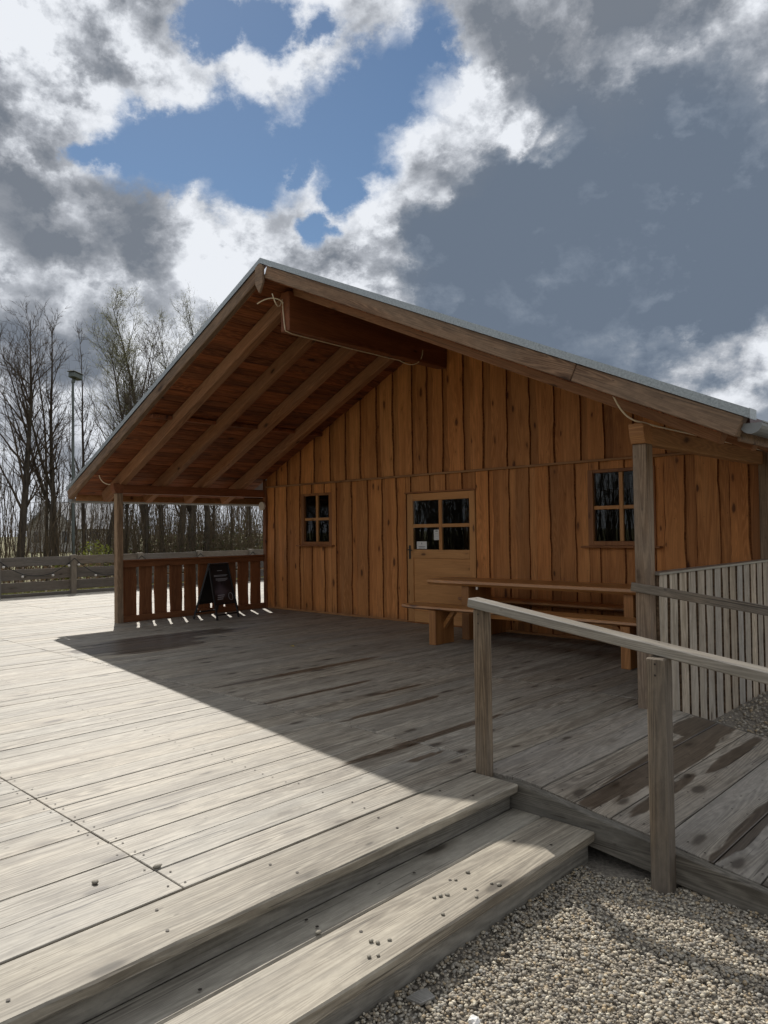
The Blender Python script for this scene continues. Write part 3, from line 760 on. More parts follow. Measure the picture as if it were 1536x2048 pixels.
path_tube('lever', [(3.858, -.035, 1.18), (3.858, -.085, 1.18), (3.872, -.092, 1.18), (3.905, -.092, 1.176), (3.955, -.09, 1.17)], .009, M['iron'], hd, 8)
disc('keyhole', (3.858, -.0415, 1.09), .009, 'Y', .003, M['black'], hd, 10)

def window(op, nx=2, nz=2, sill=True, lab=None):
    a, b, c, d_ = op
    w = link('window', None, cabin, Matrix.Translation(((a+b)/2, 0, c))); tag(w, lab)
    fw = .062
    box('jamb', a-.012, a+fw, -.034, .06, c, d_, M['frame'], w)
    box('jamb', b-fw, b+.012, -.034, .06, c, d_, M['frame'], w)
    box('head', a+fw+.001, b-fw-.001, -.0335, .06, d_-fw*.7, d_, M['frame'], w)
    box('foot', a+fw+.001, b-fw-.001, -.0335, .06, c+.001, c+fw, M['frame'], w)
    xm = (a+b)/2; zm = c + (d_-c)*.50
    box('muntin', xm-.026, xm+.026, -.012, .04, c+fw+.001, d_-fw*.7-.001, M['door'], w)
    box('muntin', a+fw+.001, xm-.027, -.011, .04, zm-.024, zm+.024, M['doorh'], w)
    box('muntin', xm+.027, b-fw-.001, -.011, .04, zm-.024, zm+.024, M['doorh'], w)
    for (p, q) in ((a+fw+.001, xm-.027), (xm+.027, b-fw-.001)):
        for (lo, hi) in ((c+fw+.001, zm-.025), (zm+.025, d_-fw*.7-.001)):
            box('pane', p, q, .012, .018, lo, hi, M['glass'], w, 0)
    beam('sill', (a-.09, -.055, c-.012), (b+.09, -.055, c-.012), .10, .024, M['frame'], w, .004)
    return w
window(WIN1, lab='small four-pane window left of the door')
window(WIN2, lab='larger four-pane window behind the porch post')
# room fittings seen through the glass
fr = link('inner_window', None, cabin, Matrix.Translation((3.0, 3.4, 1.6)))
for x0_, x1_ in ((2.42, 2.50), (2.86, 2.94)): box('inner_frame', x0_, x1_, 3.3, 3.36, .9, 1.95, M['door'], fr)
box('inner_panel', 2.505, 2.855, 3.32, 3.36, .95, 1.90, M['doorh'], fr)
em = bpy.data.materials.new('lit_spot'); em.use_nodes = True; em.node_tree.nodes.clear(); E_ = NT(em.node_tree)
E_.n('ShaderNodeOutputMaterial', {'Surface': E_.n('ShaderNodeEmission', {'Color': (1, .78, .5, 1), 'Strength': 6.0}).outputs[0]})
for (x_, y_) in ((6.2, 1.6), (6.75, 1.6), (7.3, 1.6), (5.7, 2.8), (6.3, 2.8)):
    disc('ceiling_spot', (x_, y_, 2.488), .035, 'Z', .02, em, cabin, 12)

# ---- roof
roof_th = .10
def slab(side, name, y0, y1, off_top, th, x_in, x_out, mat, parent, bev=0):
    """sloping slab on one side; x measured outward from the ridge"""
    s = -1 if side == 0 else 1
    pts = [(XA+s*x_in, ZA-off_top-SL*x_in), (XA+s*x_out, ZA-off_top-SL*x_out), (XA+s*x_out, ZA-off_top-th-SL*x_out), (XA+s*x_in, ZA-off_top-th-SL*x_in)]
    return prism(name, pts, 'Y', y0, y1, mat, parent, bev)
roof = link('roof', None, cabin, Matrix.Translation((XA, 0, ZA)))
HX = XA+OV
for s in (0, 1):
    slab(s, 'roof_sheet', YV+.17, 9.5, .055, .10, 0.0, HX-.04, M['roofing'], roof)
    # zinc verge flashing: front face and top lip
    cuts = (0.0, 1.9, 3.85, HX+.01)
    for q in range(3):
        slab(s, 'verge_flashing', YV-.012-.0025*(q % 2), YV-.008-.0025*(q % 2), -.0015*(q % 2), .067+.002*(q % 2), cuts[q], cuts[q+1]+(.05 if q == 1 else 0), M['zinc'], roof)
    slab(s, 'flashing_top', YV-.008, YV+.16, -.001, .004, 0.0, HX+.01, M['zinc'], roof)
    x0_ = HX-.005; s_ = -1 if s == 0 else 1
prism('flashing_end', [(XA+HX+.011, ztop(XA+HX)), (XA+HX+.016, ztop(XA+HX)-.002), (XA+HX+.016, ztop(XA+HX)-.075), (XA+HX+.011, ztop(XA+HX)-.075)], 'Y', YV-.012, YV+.13, M['zinc'], roof)
# soffit boards along Y
bw = .146; slope_len = HX*math.sqrt(1+SL*SL)
ang = math.atan(SL)
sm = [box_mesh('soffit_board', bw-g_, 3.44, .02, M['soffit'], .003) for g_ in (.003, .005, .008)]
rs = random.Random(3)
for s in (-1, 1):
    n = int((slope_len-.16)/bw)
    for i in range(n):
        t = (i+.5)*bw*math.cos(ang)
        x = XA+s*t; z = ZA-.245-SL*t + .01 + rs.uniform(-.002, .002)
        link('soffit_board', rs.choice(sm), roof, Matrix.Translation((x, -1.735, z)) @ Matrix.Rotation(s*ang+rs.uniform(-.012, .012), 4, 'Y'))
# verge rafters (bargeboards), common rafters
def rafter(name, y, w, off, hv, x_in, x_out, s, mat):
    hh = hv*math.cos(ang)
    c0 = Vector((XA+s*x_in, y, ZA-off-SL*x_in-hv/2)); c1 = Vector((XA+s*x_out, y, ZA-off-SL*x_out-hv/2))
    return beam(name, c0, c1, w, hh, mat, roof, .007)
for s in (-1, 1):
    if s == -1: rafter('bargeboard', YV+.052, .10, .069, .165, .075, HX-.03, s, M['barge'])
    else:
        rafter('bargeboard', YV+.052, .10, .069, .165, .085, 4.20, s, M['barge'])
        rafter('bargeboard', YV+.052, .10, .069, .165, 4.205, HX-.06, s, M['barge'])
    for k, y in enumerate((-3.02, -2.24, -1.42, -.60)):
        rafter('rafter', y, .13, .258 if s < 0 else .236, .20 if s < 0 else .11, .06, HX-(.40 if s < 0 else .34), s, M['rafter'])
# purlin battens (lighter ledge on the lower soffit)
for s in (-1,):
    for y0_, y1_ in ((-3.42, -3.09), (-2.95, -2.31), (-2.17, -1.49), (-1.35, -.67), (-.53, -.03)):
        t = 2.86
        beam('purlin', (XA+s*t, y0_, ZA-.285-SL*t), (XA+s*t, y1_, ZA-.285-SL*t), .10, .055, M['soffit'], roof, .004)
# pointed board under the apex
zt = ZA-.075
prism('ridge_board', [(XA-.075, zt-.04), (XA, zt), (XA+.075, zt-.04), (XA+.078, zt-.25), (XA+.005, zt-.37), (XA-.072, zt-.25)], 'Y', YV-.035, YV-.003, M['barge'], roof, .003)
# ridge beam
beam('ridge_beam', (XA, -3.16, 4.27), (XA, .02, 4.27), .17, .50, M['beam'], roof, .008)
# plate beams and posts
def plate(x, mat):
    b_ = beam('plate_beam', (x, -3.02, 2.255), (x, -.01, 2.255), .115, .145, mat, cabin, .008)
    # shaped bracket-like beam end sitting on the post
    prism('beam_end', [(-3.20, 2.345), (-3.015, 2.345), (-3.015, 2.183), (-3.155, 2.183), (-3.185, 2.25)], 'X', x-.064, x+.064, mat, b_, .005)
plate(.0, M['beam']); plate(CW, M['beamr'])
post('porch_post', 0.0, -3.075, -.02, 2.182, .112, M['post'], cabin)
post('porch_post', CW, -3.075, -.30, 2.182, .122, M['post'], cabin)
# gutters
def gutter(x, zc, y0, y1, r):
    n = 10
    V = []; F = []
    for y in (y0, y1):
        for rr_ in (r, r-.006):
            for i in range(n+1):
                a = math.pi + math.pi*i/n
                V.append((x+rr_*math.cos(a), y, zc+rr_*math.sin(a)))
    k = n+1
    for i in range(n):
        F.append((i, i+1, 2*k+i+1, 2*k+i)); F.append((k+i, 3*k+i, 3*k+i+1, k+i+1)); F.append((i, k+i, k+i+1, i+1))
    F.append((0, 2*k, 3*k, k)); F.append((n, k+n, 3*k+n, 2*k+n))
    o = link('gutter', mesh_np('gutter', V, F, [M['gutter']]), roof)
    cap = [(x+r*1.02*math.cos(math.pi+math.pi*i/n), zc+r*1.02*math.sin(math.pi+math.pi*i/n)) for i in range(n+1)]
    prism('gutter_cap', cap, 'Y', y0-.006, y0-.001, M['gutter'], roof)
    beam('gutter_bead', (x+(r if x > XA else -r), y0, zc+.004), (x+(r if x > XA else -r), y1, zc+.004), .014, .014, M['gutter'], roof, .003)
gutter(XA+HX-.0, 2.215, YV+.06, 9.4, .075)
gutter(XA-HX+.0, 2.125, YV+.06, 9.4, .075)
box('fascia', XA-HX+.105, XA-HX+.13, YV+.11, 9.3, 2.085, 2.21, M['beamr'], roof)
box('fascia', XA+HX-.11, XA+HX-.085, YV+.11, 9.3, 2.10, 2.215, M['barge'], roof)

# ------------------------------------------------------------------ left porch railing
rl = thing('porch_railing', (0, -1.5, 0), 'low red-brown railing of wide waney boards with light shining through the gaps', 'railing')
beam('top_cap', (-.01, -3.02, 1.04), (-.01, -.06, 1.04), .13, .03, M['slatx'], rl, .004)
beam('upper_rail', (.005, -3.02, .975), (.005, -.06, .975), .05, .098, M['slatx'], rl, .004)
beam('lower_rail', (.005, -3.02, .054), (.005, -.06, .054), .05, .105, M['slatx'], rl, .004)
y = -3.0; k = 0
while y < -.2:
    w = .240
    m_, mw = board('slat', -w/2, w/2, .004, 1.02, 0.0, .024, 300+k, .011, .010, M['slat'], rl)
    ROT = Matrix.Translation((-.024, y+w/2+.02, 0)) @ Matrix.Rotation(math.pi/2, 4, 'Z') @ mw
    link('slat', m_, rl, ROT)
    y += .293; k += 1

# right slatted screen (outer side weathered)
sc_ = thing('slatted_screen', (CW+.06, -1.5, -.3), 'grey weathered screen of upright waney boards between porch post and cabin corner', 'screen')
for i in range(14):
    y0_ = -3.01+i*.2105
    m_, mw = board('backing_board', -.1, .1, -.33, 1.085, 0, .02, 800+i, .002, .003, M['back'], sc_)
    link('backing_board', m_, sc_, Matrix.Translation((CW+.062, y0_+.105, 0)) @ Matrix.Rotation(math.pi/2, 4, 'Z') @ mw)
    ww = .168
    m_, mw = board('slat', -ww/2, ww/2, -.335, 1.088, 0, .024, 830+i, .011, .008, M['screen'], sc_)
    link('slat', m_, sc_, Matrix.Translation((CW+.088, y0_+.08, 0)) @ Matrix.Rotation(math.pi/2, 4, 'Z') @ mw)
beam('top_cap', (CW+.05, -3.03, 1.102), (CW+.05, -.06, 1.102), .11, .024, M['rail'], sc_, .004)
box('concrete_kerb', CW+.02, CW+.13, -2.95, 3.0, -.45, -.337, M['concrete'], sc_, .006)

# ------------------------------------------------------------------ table and benches
def slab_top(name, x0, x1, y0, y1, z0, z1, par, seed, taper=.03):
    rg = np.random.default_rng(seed); n = 22
    xs = np.linspace(x0, x1, n); ea = rg.normal(0, .004, n)+.008*np.sin(xs*2.1); eb = rg.normal(0, .004, n)+.008*np.sin(xs*1.7+1)
    rows = []
    for i, x in enumerate(xs):
        ins = .05*max(0, 1-(i/1.0)) if i == 0 else (0.0)
        e0 = y0+ea[i]+ins; e1 = y1+eb[i]-ins
        rows.append([(x, e0+taper, z0), (x, e0, z0+(z1-z0)*.45), (x, e0+.008, z1-.006), (x, e0+.02, z1), (x, e1-.02, z1), (x, e1, z1-.012), (x, e1-taper, z0)])
    k = 7; V = np.array(rows).reshape(-1, 3); c = V.mean(0)
    bm = bmesh.new(); vs = [bm.verts.new(v-c) for v in V]
    for i in range(n-1):
        for q in range(k): bm.faces.new([vs[t] for t in (i*k+q, i*k+(q+1) % k, (i+1)*k+(q+1) % k, (i+1)*k+q)])
    bm.faces.new(vs[:k]); bm.faces.new(vs[-k:])
    bmesh.ops.recalc_face_normals(bm, faces=bm.faces)
    m_ = bpy.data.meshes.new(name); bm.to_mesh(m_); bm.free(); m_.materials.append(M['table'])
    return link(name, m_, par, Matrix.Translation(Vector(c)))
tb = thing('slab_table', (6.8, -.70, 0), 'long brown slab table with a thick live-edge top against the cabin wall', 'table')
slab_top('tabletop', 5.03, 8.62, -1.05, -.38, .728, .80, tb, 1)
for x_ in (5.62, 7.95):
    box('leg', x_, x_+.12, -.98, -.45, 0, .736, M['tleg'], tb, .006)
box('stretcher', 5.745, 7.945, -.76, -.70, .28, .42, M['table'], tb)
def bench(yc, label, x0=5.08, x1=8.72):
    b_ = thing('slab_bench', (6.9, yc, 0), label, 'bench', 'slab benches at the table')
    slab_top('seat', x0, x1, yc-.215, yc+.215, .445, .50, b_, int(abs(yc)*100), .06)
    for x_, sg in ((5.58, 1), (8.22, -1)):
        box('leg', x_, x_+.11, yc-.20, yc+.19, 0, .447, M['tleg'], b_, .006)
        q0 = x_+.111 if sg > 0 else x_-.001
        prism('brace', [(q0, .20), (q0+sg*.20, .444), (q0+sg*.13, .444), (q0, .28)], 'Y', yc-.03, yc+.03, M['table'], b_)
    return b_
bench(-1.43, 'long brown slab bench on the open side of the table, nearest the handrail')
bench(-.19, 'long brown slab bench between the table and the cabin wall')
box_c = thing('table_clip', (5.90, -1.0, .68), 'tiny pale metal clip under the front edge of the tabletop', 'clip')
box('clip_body', 5.885, 5.915, -1.012, -.988, .685, .738, M['lampwhite'], box_c)

# ------------------------------------------------------------------ A-frame sign
sg = thing('sandwich_board', (.7, -1.6, 0), 'black A-frame sandwich board with a dark poster standing by the porch railing', 'sign')
A0, A1 = Vector((1.06, -1.84, 0)), Vector((.93, -1.31, 0))      # front feet
B0, B1 = Vector((.53, -1.97, 0)), Vector((.40, -1.44, 0))       # rear feet
T0, T1 = Vector((.745, -1.80, .93)), Vector((.67, -1.36, .93))
for a, t in ((A0, T0), (A1, T1), (B0, T0), (B1, T1)):
    beam('leg', a+Vector((0, 0, .003)), t, .028, .032, M['black'], sg, .003)
for (a, b, t0, t1, f) in ((A0, A1, T0, T1, .09), (B0, B1, T0, T1, .12)):
    beam('cross_bar', a.lerp(t0, f), b.lerp(t1, f), .022, .026, M['black'], sg, .003)
    beam('lower_rail', a.lerp(t0, .28), b.lerp(t1, .28), .022, .026, M['black'], sg, .003)
beam('top_bar', T0+Vector((0, -.01, .01)), T1+Vector((0, .01, .01)), .05, .04, M['black'], sg, .006)
def panel(a, b, t0, t1, lo, hi, th, mat, name, par, offn=0.0, u0=.03, u1=.97):
    q = [a.lerp(t0, lo).lerp(b.lerp(t1, lo), u0), a.lerp(t0, lo).lerp(b.lerp(t1, lo), u1), a.lerp(t0, hi).lerp(b.lerp(t1, hi), u1), a.lerp(t0, hi).lerp(b.lerp(t1, hi), u0)]
    nrm = (q[1]-q[0]).cross(q[3]-q[0]).normalized()
    if nrm.z < 0: nrm = -nrm
    bm = bmesh.new()
    c = sum(q, Vector())/4
    va = [bm.verts.new(p_-c+nrm*(offn)) for p_ in q]; vb = [bm.verts.new(p_-c+nrm*(offn-th)) for p_ in q]
    bm.faces.new(va); bm.faces.new(vb[::-1])
    for i in range(4): bm.faces.new((va[i], vb[i], vb[(i+1) % 4], va[(i+1) % 4]))
    bmesh.ops.recalc_face_normals(bm, faces=bm.faces)
    m_ = bpy.data.meshes.new(name); bm.to_mesh(m_); bm.free(); m_.materials.append(mat)
    return link(name, m_, par, Matrix.Translation(c))
def poster_mat():
    m, N, b = newmat('dusk_poster')
    g = N.n('ShaderNodeTexCoord').outputs['Object']
    x, y, z = N.sep(g)
    n = N.noise(N.v('MULTIPLY', g, (1, 4, 4)), 1.0, 5, .6)
    glow = N.step(N.add(N.m('ABSOLUTE', N.add(z, .02)), N.mul(N.m('ABSOLUTE', N.add(y, .05)), .8)), .22, .0)
    c = N.mix(glow, (.012, .011, .016, 1), (.10, .085, .105, 1))
    hill = N.step(N.add(N.add(z, .11), N.mul(N.sub(n, .5), .16)), .02, -.02)
    c = N.mix(hill, c, (.02, .012, .012, 1))
    N.set(b.inputs['Base Color'], c); b.inputs['Roughness'].default_value = .3
    return m
pp = panel(A0, A1, T0, T1, .29, .985, .012, M['black'], 'front_panel', sg)
panel(A0, A1, T0, T1, .31, .74, .002, poster_mat(), 'poster', pp, .004, .06, .94)
for (lo, u0, u1) in ((.885, .36, .62), (.80, .16, .86), (.782, .16, .80), (.735, .22, .84), (.715, .22, .80), (.695, .30, .70)):
    panel(A0, A1, T0, T1, lo, lo+.009, .001, M['greyink'], 'print_line', pp, .0065, u0, u1)
for i in range(3): panel(A0, A1, T0, T1, .36+i*.035, .375+i*.035, .001, M['greyink'], 'print_line', pp, .0068, .15+i*.02, .42+i*.05)
# ring emblem low on the poster
cc = A0.lerp(T0, .40).lerp(A1.lerp(T1, .40), .80)
ud = (A1-A0).normalized(); vd = (T0.lerp(T1, .5)-A0.lerp(A1, .5)).normalized(); nd_ = ud.cross(vd).normalized()
if nd_.z < 0: nd_ = -nd_
path_tube('ring_emblem', [tuple(cc+nd_*.009+ud*.052*math.cos(i*math.pi/12)+vd*.066*math.sin(i*math.pi/12)) for i in range(25)], .004, M['greyink'], pp, 5)
panel(B0, B1, T0, T1, .29, .985, .012, M['black'], 'rear_panel', sg, .02)
panel(B0, B1, T0, T1, .62, .635, .006, M['greyink'], 'brace_strip', sg, .028, .08, .5)

# ------------------------------------------------------------------ small fixtures
lamp = thing('wall_lamp', (.06, -.10, 2.01), 'round white disc lamp on the left corner of the cabin wall', 'wall lamp')
disc('lamp_shade', (.05, -.115, 2.01), .085, 'Y', .035, M['lampwhite'], lamp, 24)
disc('lamp_mount', (.05, -.075, 2.01), .04, 'Y', .045, M['lampwhite'], lamp, 16)
no = thing('paper_notice', (4.09, -.01, 1.19), 'white landscape paper notice in the lower left corner of the door glass', 'notice', None)
box('paper', 3.985, 4.195, -.0075, -.0055, 1.192, 1.312, M['white'], no, 0)
for i, (a, b) in enumerate(((4.02, 4.16), (4.03, 4.15))): box('print_line', a, b, -.0085, -.0076, 1.225-.022*i, 1.233-.022*i, M['ink'], no, 0)
box('print_mark', 4.085, 4.095, -.0085, -.0076, 1.265, 1.295, M['ink'], no, 0)
no = thing('paper_notice', (4.40, -.01, 1.34), 'white upright paper notice beside the centre bar of the door glass', 'notice', None)
box('paper', 4.345, 4.458, -.0075, -.0055, 1.335, 1.498, M['white'], no, 0)
box('print_line', 4.375, 4.425, -.0085, -.0076, 1.47, 1.482, M['ink'], no, 0)
for i in range(4): box('print_line', 4.365, 4.435, -.0085, -.0076, 1.36+.025*i, 1.364+.025*i, M['greyink'], no, 0)

def bez(a, b, c, d_, n=18):
    a, b, c, d_ = map(np.array, (a, b, c, d_)); t = np.linspace(0, 1, n)[:, None]
    return (1-t)**3*a + 3*(1-t)**2*t*b + 3*(1-t)*t*t*c + t**3*d_
def rope(name, segs, label, loc):
    o = thing(name, loc, label, 'rope light', 'rope lights along the porch timbers')
    for s in segs: path_tube('light_tube', s, .0075, M['rope'], o, 6)
    return o
rope('rope_light', [np.concatenate([bez((XA+.08, -3.42, 4.42), (XA+.10, -3.36, 4.22), (XA+.02, -3.25, 4.28), (XA-.02, -3.185, 4.42)),
                    bez((XA-.02, -3.185, 4.42), (XA-.01, -3.18, 4.30), (XA, -3.18, 4.12), (XA+.02, -3.17, 4.02))[1:],
                    np.array([(XA+.0, -3.05, 4.008), (XA-.02, -2.9, 4.012), (XA-.05, -2.0, 4.012), (XA-.06, -1.0, 4.012)]),
                    bez((XA-.06, -.95, 4.012), (XA-.02, -.75, 3.93), (XA+.10, -.62, 3.95), (XA+.095, -.60, 4.20))]),
                    bez((XA-.25, -3.40, 4.37), (XA-.1, -3.36, 4.44), (XA+.0, -3.26, 4.44), (XA+.02, -3.20, 4.36))],
     'pale rope light looped from the roof apex along the ridge beam', (XA, -3.2, 4.2))
rope('rope_light', [np.concatenate([bez((9.03, -3.36, 2.60), (9.07, -3.30, 2.45), (9.10, -3.24, 2.37), (9.2, -3.15, 2.352)),
                    np.array([(9.222, -3.0, 2.338), (9.222, -2.0, 2.338), (9.222, -1.0, 2.336), (9.222, -.1, 2.336)])])],
     'pale rope light along the top of the right porch beam', (9.2, -3, 2.33))
rope('rope_light', [bez((-.05, -3.40, 2.60), (-.10, -3.38, 2.40), (-.08, -3.30, 2.33), (-.02, -3.21, 2.33))],
     'short pale rope light hanging from the left roof verge to the beam end', (0, -3.3, 2.4))

lf = thing('fallen_leaf', (4.28, -2.86, .003), 'small yellow leaf lying on the shaded deck', 'leaf')
link('leaf_blade', mesh_np('leaf_blade', [(4.25, -2.87, .006), (4.29, -2.90, .016), (4.33, -2.86, .006), (4.29, -2.83, .012)], [(0, 1, 2, 3)], [M['leaf']]), lf)

def pebble_mesh(name, seed, sub=2):
    bm = bmesh.new(); bmesh.ops.create_icosphere(bm, subdivisions=sub, radius=1)
    rg = np.random.default_rng(seed); ax = rg.normal(0, 1, (6, 3))
    for v in bm.verts:
        q = np.array(v.co); f = 1 + sum(.09*np.sin(2.2*(q@a)+i) for i, a in enumerate(ax))/1.5
        v.co = Vector(q*f)
    for f in bm.faces: f.smooth = True
    me = bpy.data.meshes.new(name); bm.to_mesh(me); bm.free(); me.materials.append(M['darkpebble']); return me
pms = [pebble_mesh('pebble', i, 2) for i in range(4)]
SP = [(9.663, -6.466), (9.692, -6.409), (9.634, -6.271), (9.63, -6.173), (9.715, -6.308), (9.676, -6.436), (9.8, -6.336), (9.811, -6.177), (9.777, -6.188), (9.784, -6.552), (9.701, -6.904), (9.727, -6.894), (9.748, -6.847), (9.77, -6.985), (9.79, -6.955)]
rp = random.Random(9)
def loose(x, y, z, label, grp, s=None):
    s = s or rp.uniform(.007, .011)
    o = link('pebble', rp.choice(pms), None, Matrix.Translation((x, y, z+s*.5)) @ Matrix.Rotation(rp.uniform(0, 6), 4, 'Z') @ Matrix.Diagonal((s*rp.uniform(1, 1.4), s, s*.62, 1)))
    tag(o, label, 'pebble', grp)
for x_, y_ in SP: loose(x_, y_, -.148, 'small loose grey pebble lying on the sunlit lower step', 'loose pebbles on the lower step')
loose(8.77, -7.315, 0, 'dark pebble sitting in the board joint of the sunlit deck', None, .016)
loose(8.703, -7.566, 0, 'lone flat pebble on the deck boards near the nosing', None, .013)
loose(9.495, -7.0, -.15, 'pebble lying by the gap between the two lower tread boards', None, .011)
lt = thing('paper_scrap', (10.15, -6.83, GZ), 'crumpled white scrap lying on the gravel at the lower picture edge', 'litter')
rg = np.random.default_rng(2)
bm = bmesh.new(); bmesh.ops.create_icosphere(bm, subdivisions=2, radius=.022)
for v in bm.verts: v.co = v.co*float(rg.uniform(.6, 1.25)); v.co.z *= .55
m_ = bpy.data.meshes.new('scrap'); bm.to_mesh(m_); bm.free(); m_.materials.append(M['white'])
link('crumpled_paper', m_, lt, Matrix.Translation((10.15, -6.83, GZ+.018)))
wc = thing('wood_chip', (9.915, -6.86, GZ), 'flat splintered wood chip lying on the gravel beside the lower step', 'wood chip')
prism('chip', [(9.88, -6.90), (9.945, -6.89), (9.96, -6.82), (9.90, -6.80), (9.885, -6.84)], 'Z', GZ+.008, GZ+.02, M['rail'], wc, .002)

# ------------------------------------------------------------------ gravel
def ico(sub):
    bm = bmesh.new(); bmesh.ops.create_icosphere(bm, subdivisions=sub, radius=1)
    V = np.array([v.co for v in bm.verts]); F = np.array([[v.index for v in f.verts] for f in bm.faces]); bm.free(); return V, F
rg = np.random.default_rng(4)
def gravel(n, xr, yr, sub, smin, smax, keep, layers=1):
    P = np.stack([rg.uniform(*xr, n), rg.uniform(*yr, n)], 1); P = P[keep(P)]
    n = len(P); V0, F0 = ico(sub)
    s = np.exp(rg.normal(np.log((smin*smax)**.5), .27, n)).clip(smin*.8, smax*1.3)
    A = rg.normal(0, 1, (n, 3, 3)); Q, _ = np.linalg.qr(A)
    sc3 = np.stack([s*rg.uniform(1.0, 1.5, n), s, s*rg.uniform(.5, .85, n)], 1)
    base = V0[None]*sc3[:, None, :]
    base = base*(1 + .10*np.sin(V0[None, :, 0:1]*3 + rg.uniform(0, 6, (n, 1, 1))))
    tilt = rg.normal(0, .35, (n, 2)); az = rg.uniform(0, 6.28, n)
    c, si = np.cos(az), np.sin(az); z_ = np.zeros(n); o_ = np.ones(n)
    Rz = np.stack([np.stack([c, -si, z_], 1), np.stack([si, c, z_], 1), np.stack([z_, z_, o_], 1)], 1)
    cx, sx = np.cos(tilt[:, 0]), np.sin(tilt[:, 0]); Rx = np.stack([np.stack([o_, z_, z_], 1), np.stack([z_, cx, -sx], 1), np.stack([z_, sx, cx], 1)], 1)
    Rm = np.einsum('nij,njk->nik', Rz, Rx)
    Vv = np.einsum('nij,nkj->nki', Rm, base)
    und = .012*np.sin(P[:, 0]*3.1+1)*np.sin(P[:, 1]*2.7)
    zc = GZ + und + rg.uniform(-.006, .008, n) + s*.15
    Vv += np.stack([P[:, 0], P[:, 1], zc], 1)[:, None, :]
    F = (F0[None] + (np.arange(n)*len(V0))[:, None, None]).reshape(-1, 3)
    return Vv.reshape(-1, 3), F
def keep_near(P):
    x, y = P[:, 0], P[:, 1]
    return (x > 9.815) & (y < -5.30 - .13*np.clip((10.15-x)/.12, 0, 1)) & ~((x < 9.0)) & (np.hypot(x-11.8, y+9.0) > .8)
def keep_far(P):
    x, y = P[:, 0], P[:, 1]
    return (x > CW+.12) & (y > -2.97)
Va, Fa = gravel(38000, (9.80, 11.9), (-7.9, -5.28), 1, .0046, .0084, keep_near)
Vb, Fb = gravel(9000, (9.80, 14.0), (-11.5, -5.28), 1, .009, .014, lambda P: keep_near(P) & ((P[:, 1] < -7.8) | (P[:, 0] > 11.8)))
Vc, Fc = gravel(13000, (9.2, 13.0), (-2.97, 3.5), 1, .009, .014, keep_far)
Vd, Fd = gravel(1500, (9.35, 11.0), (-5.32, -5.26), 1, .008, .012, lambda P: P[:, 0] > 10.3)
Fall = np.concatenate([Fa, Fb+len(Va), Fc+len(Va)+len(Vb), Fd+len(Va)+len(Vb)+len(Vc)])
tag(link('gravel', mesh_np('gravel', np.concatenate([Va, Vb, Vc, Vd]), Fall, [M['pebble']], smooth=True)), 'loose grey and tan gravel beside the steps and the ramp', 'gravel', None, 'stuff')

# ------------------------------------------------------------------ fence
fn = thing('board_fence', (-7.0, 2, 0), 'dark grey horizontal board fence along the far edge of the deck', 'fence')
FX = -7.04
fy = [-10.0, -8.15, -6.3, -4.45, -2.6, -.78, 1.07, 2.93, 4.8, 6.6, 8.45]
rf = random.Random(6)
for y_ in fy:
    box('post', FX-.04, FX+.10, y_-.07, y_+.07, -.02, .985+rf.uniform(-.01, .01), M['fpost'], fn, .012)
for i in range(len(fy)-1):
    a, b = fy[i]+.072, fy[i+1]-.072
    for (z0_, z1_) in ((.735, .955), (.395, .655), (.115, .345)):
        dz1, dz2 = rf.uniform(-.012, .012), rf.uniform(-.012, .012)
        beam('board', (FX, a, (z0_+z1_)/2+dz1), (FX, b, (z0_+z1_)/2+dz2), .035, z1_-z0_, M['fence'], fn, .005)
    beam('kerb_board', (FX+.03, a, .035), (FX+.03, b, .035), .08, .075, M['fence'], fn, .006)
st_ = thing('string_lights', (-6.92, 2, .9), 'festoon string of round frosted bulbs sagging along the fence', 'string lights')
for i in range(len(fy)-1):
    a, b = fy[i], fy[i+1]; n = 17; t = np.linspace(0, 1, n)
    sag = rf.uniform(.36, .48)
    pts = np.stack([np.full(n, FX+.115), a+(b-a)*t, .90-sag*4*t*(1-t)], 1)
    path_tube('cable', pts, .009, M['cable'], st_, 5)
    for tt in (.06, .30, .70, .92):
        q = (FX+.118, a+(b-a)*tt, .90-sag*4*tt*(1-tt)-.012)
        sk = disc('socket', (q[0], q[1], q[2]-.012), .014, 'Z', .035, M['cable'], st_, 8)
        bm = bmesh.new(); bmesh.ops.create_uvsphere(bm, u_segments=10, v_segments=7, radius=.034)
        for f in bm.faces: f.smooth = True
        m_ = bpy.data.meshes.new('bulb'); bm.to_mesh(m_); bm.free(); m_.materials.append(M['bulb'])
        link('bulb', m_, st_, Matrix.Translation((q[0], q[1], q[2]-.055)))

# ------------------------------------------------------------------ floodlight mast
ma = thing('floodlight_mast', (-17, 3.6, GZ), 'tall grey floodlight mast standing among the bare trees', 'lamp post')
path_tube('pole', [(-17, 3.6, GZ), (-17, 3.6, 2), (-17, 3.6, 5), (-17, 3.6, 7.55)], [.065, .06, .052, .045], M['mast'], ma, 12)
fl = beam('floodlight_head', (-16.80, 3.44, 7.79), (-17.08, 3.92, 7.74), .28, .22, M['mast'], ma, .03)
beam('visor', (-16.77, 3.40, 7.915), (-17.08, 3.95, 7.865), .34, .03, M['gutter'], fl, .008)
beam('bracket', (-17, 3.6, 7.5), (-17, 3.66, 7.72), .12, .12, M['mast'], ma, .01)

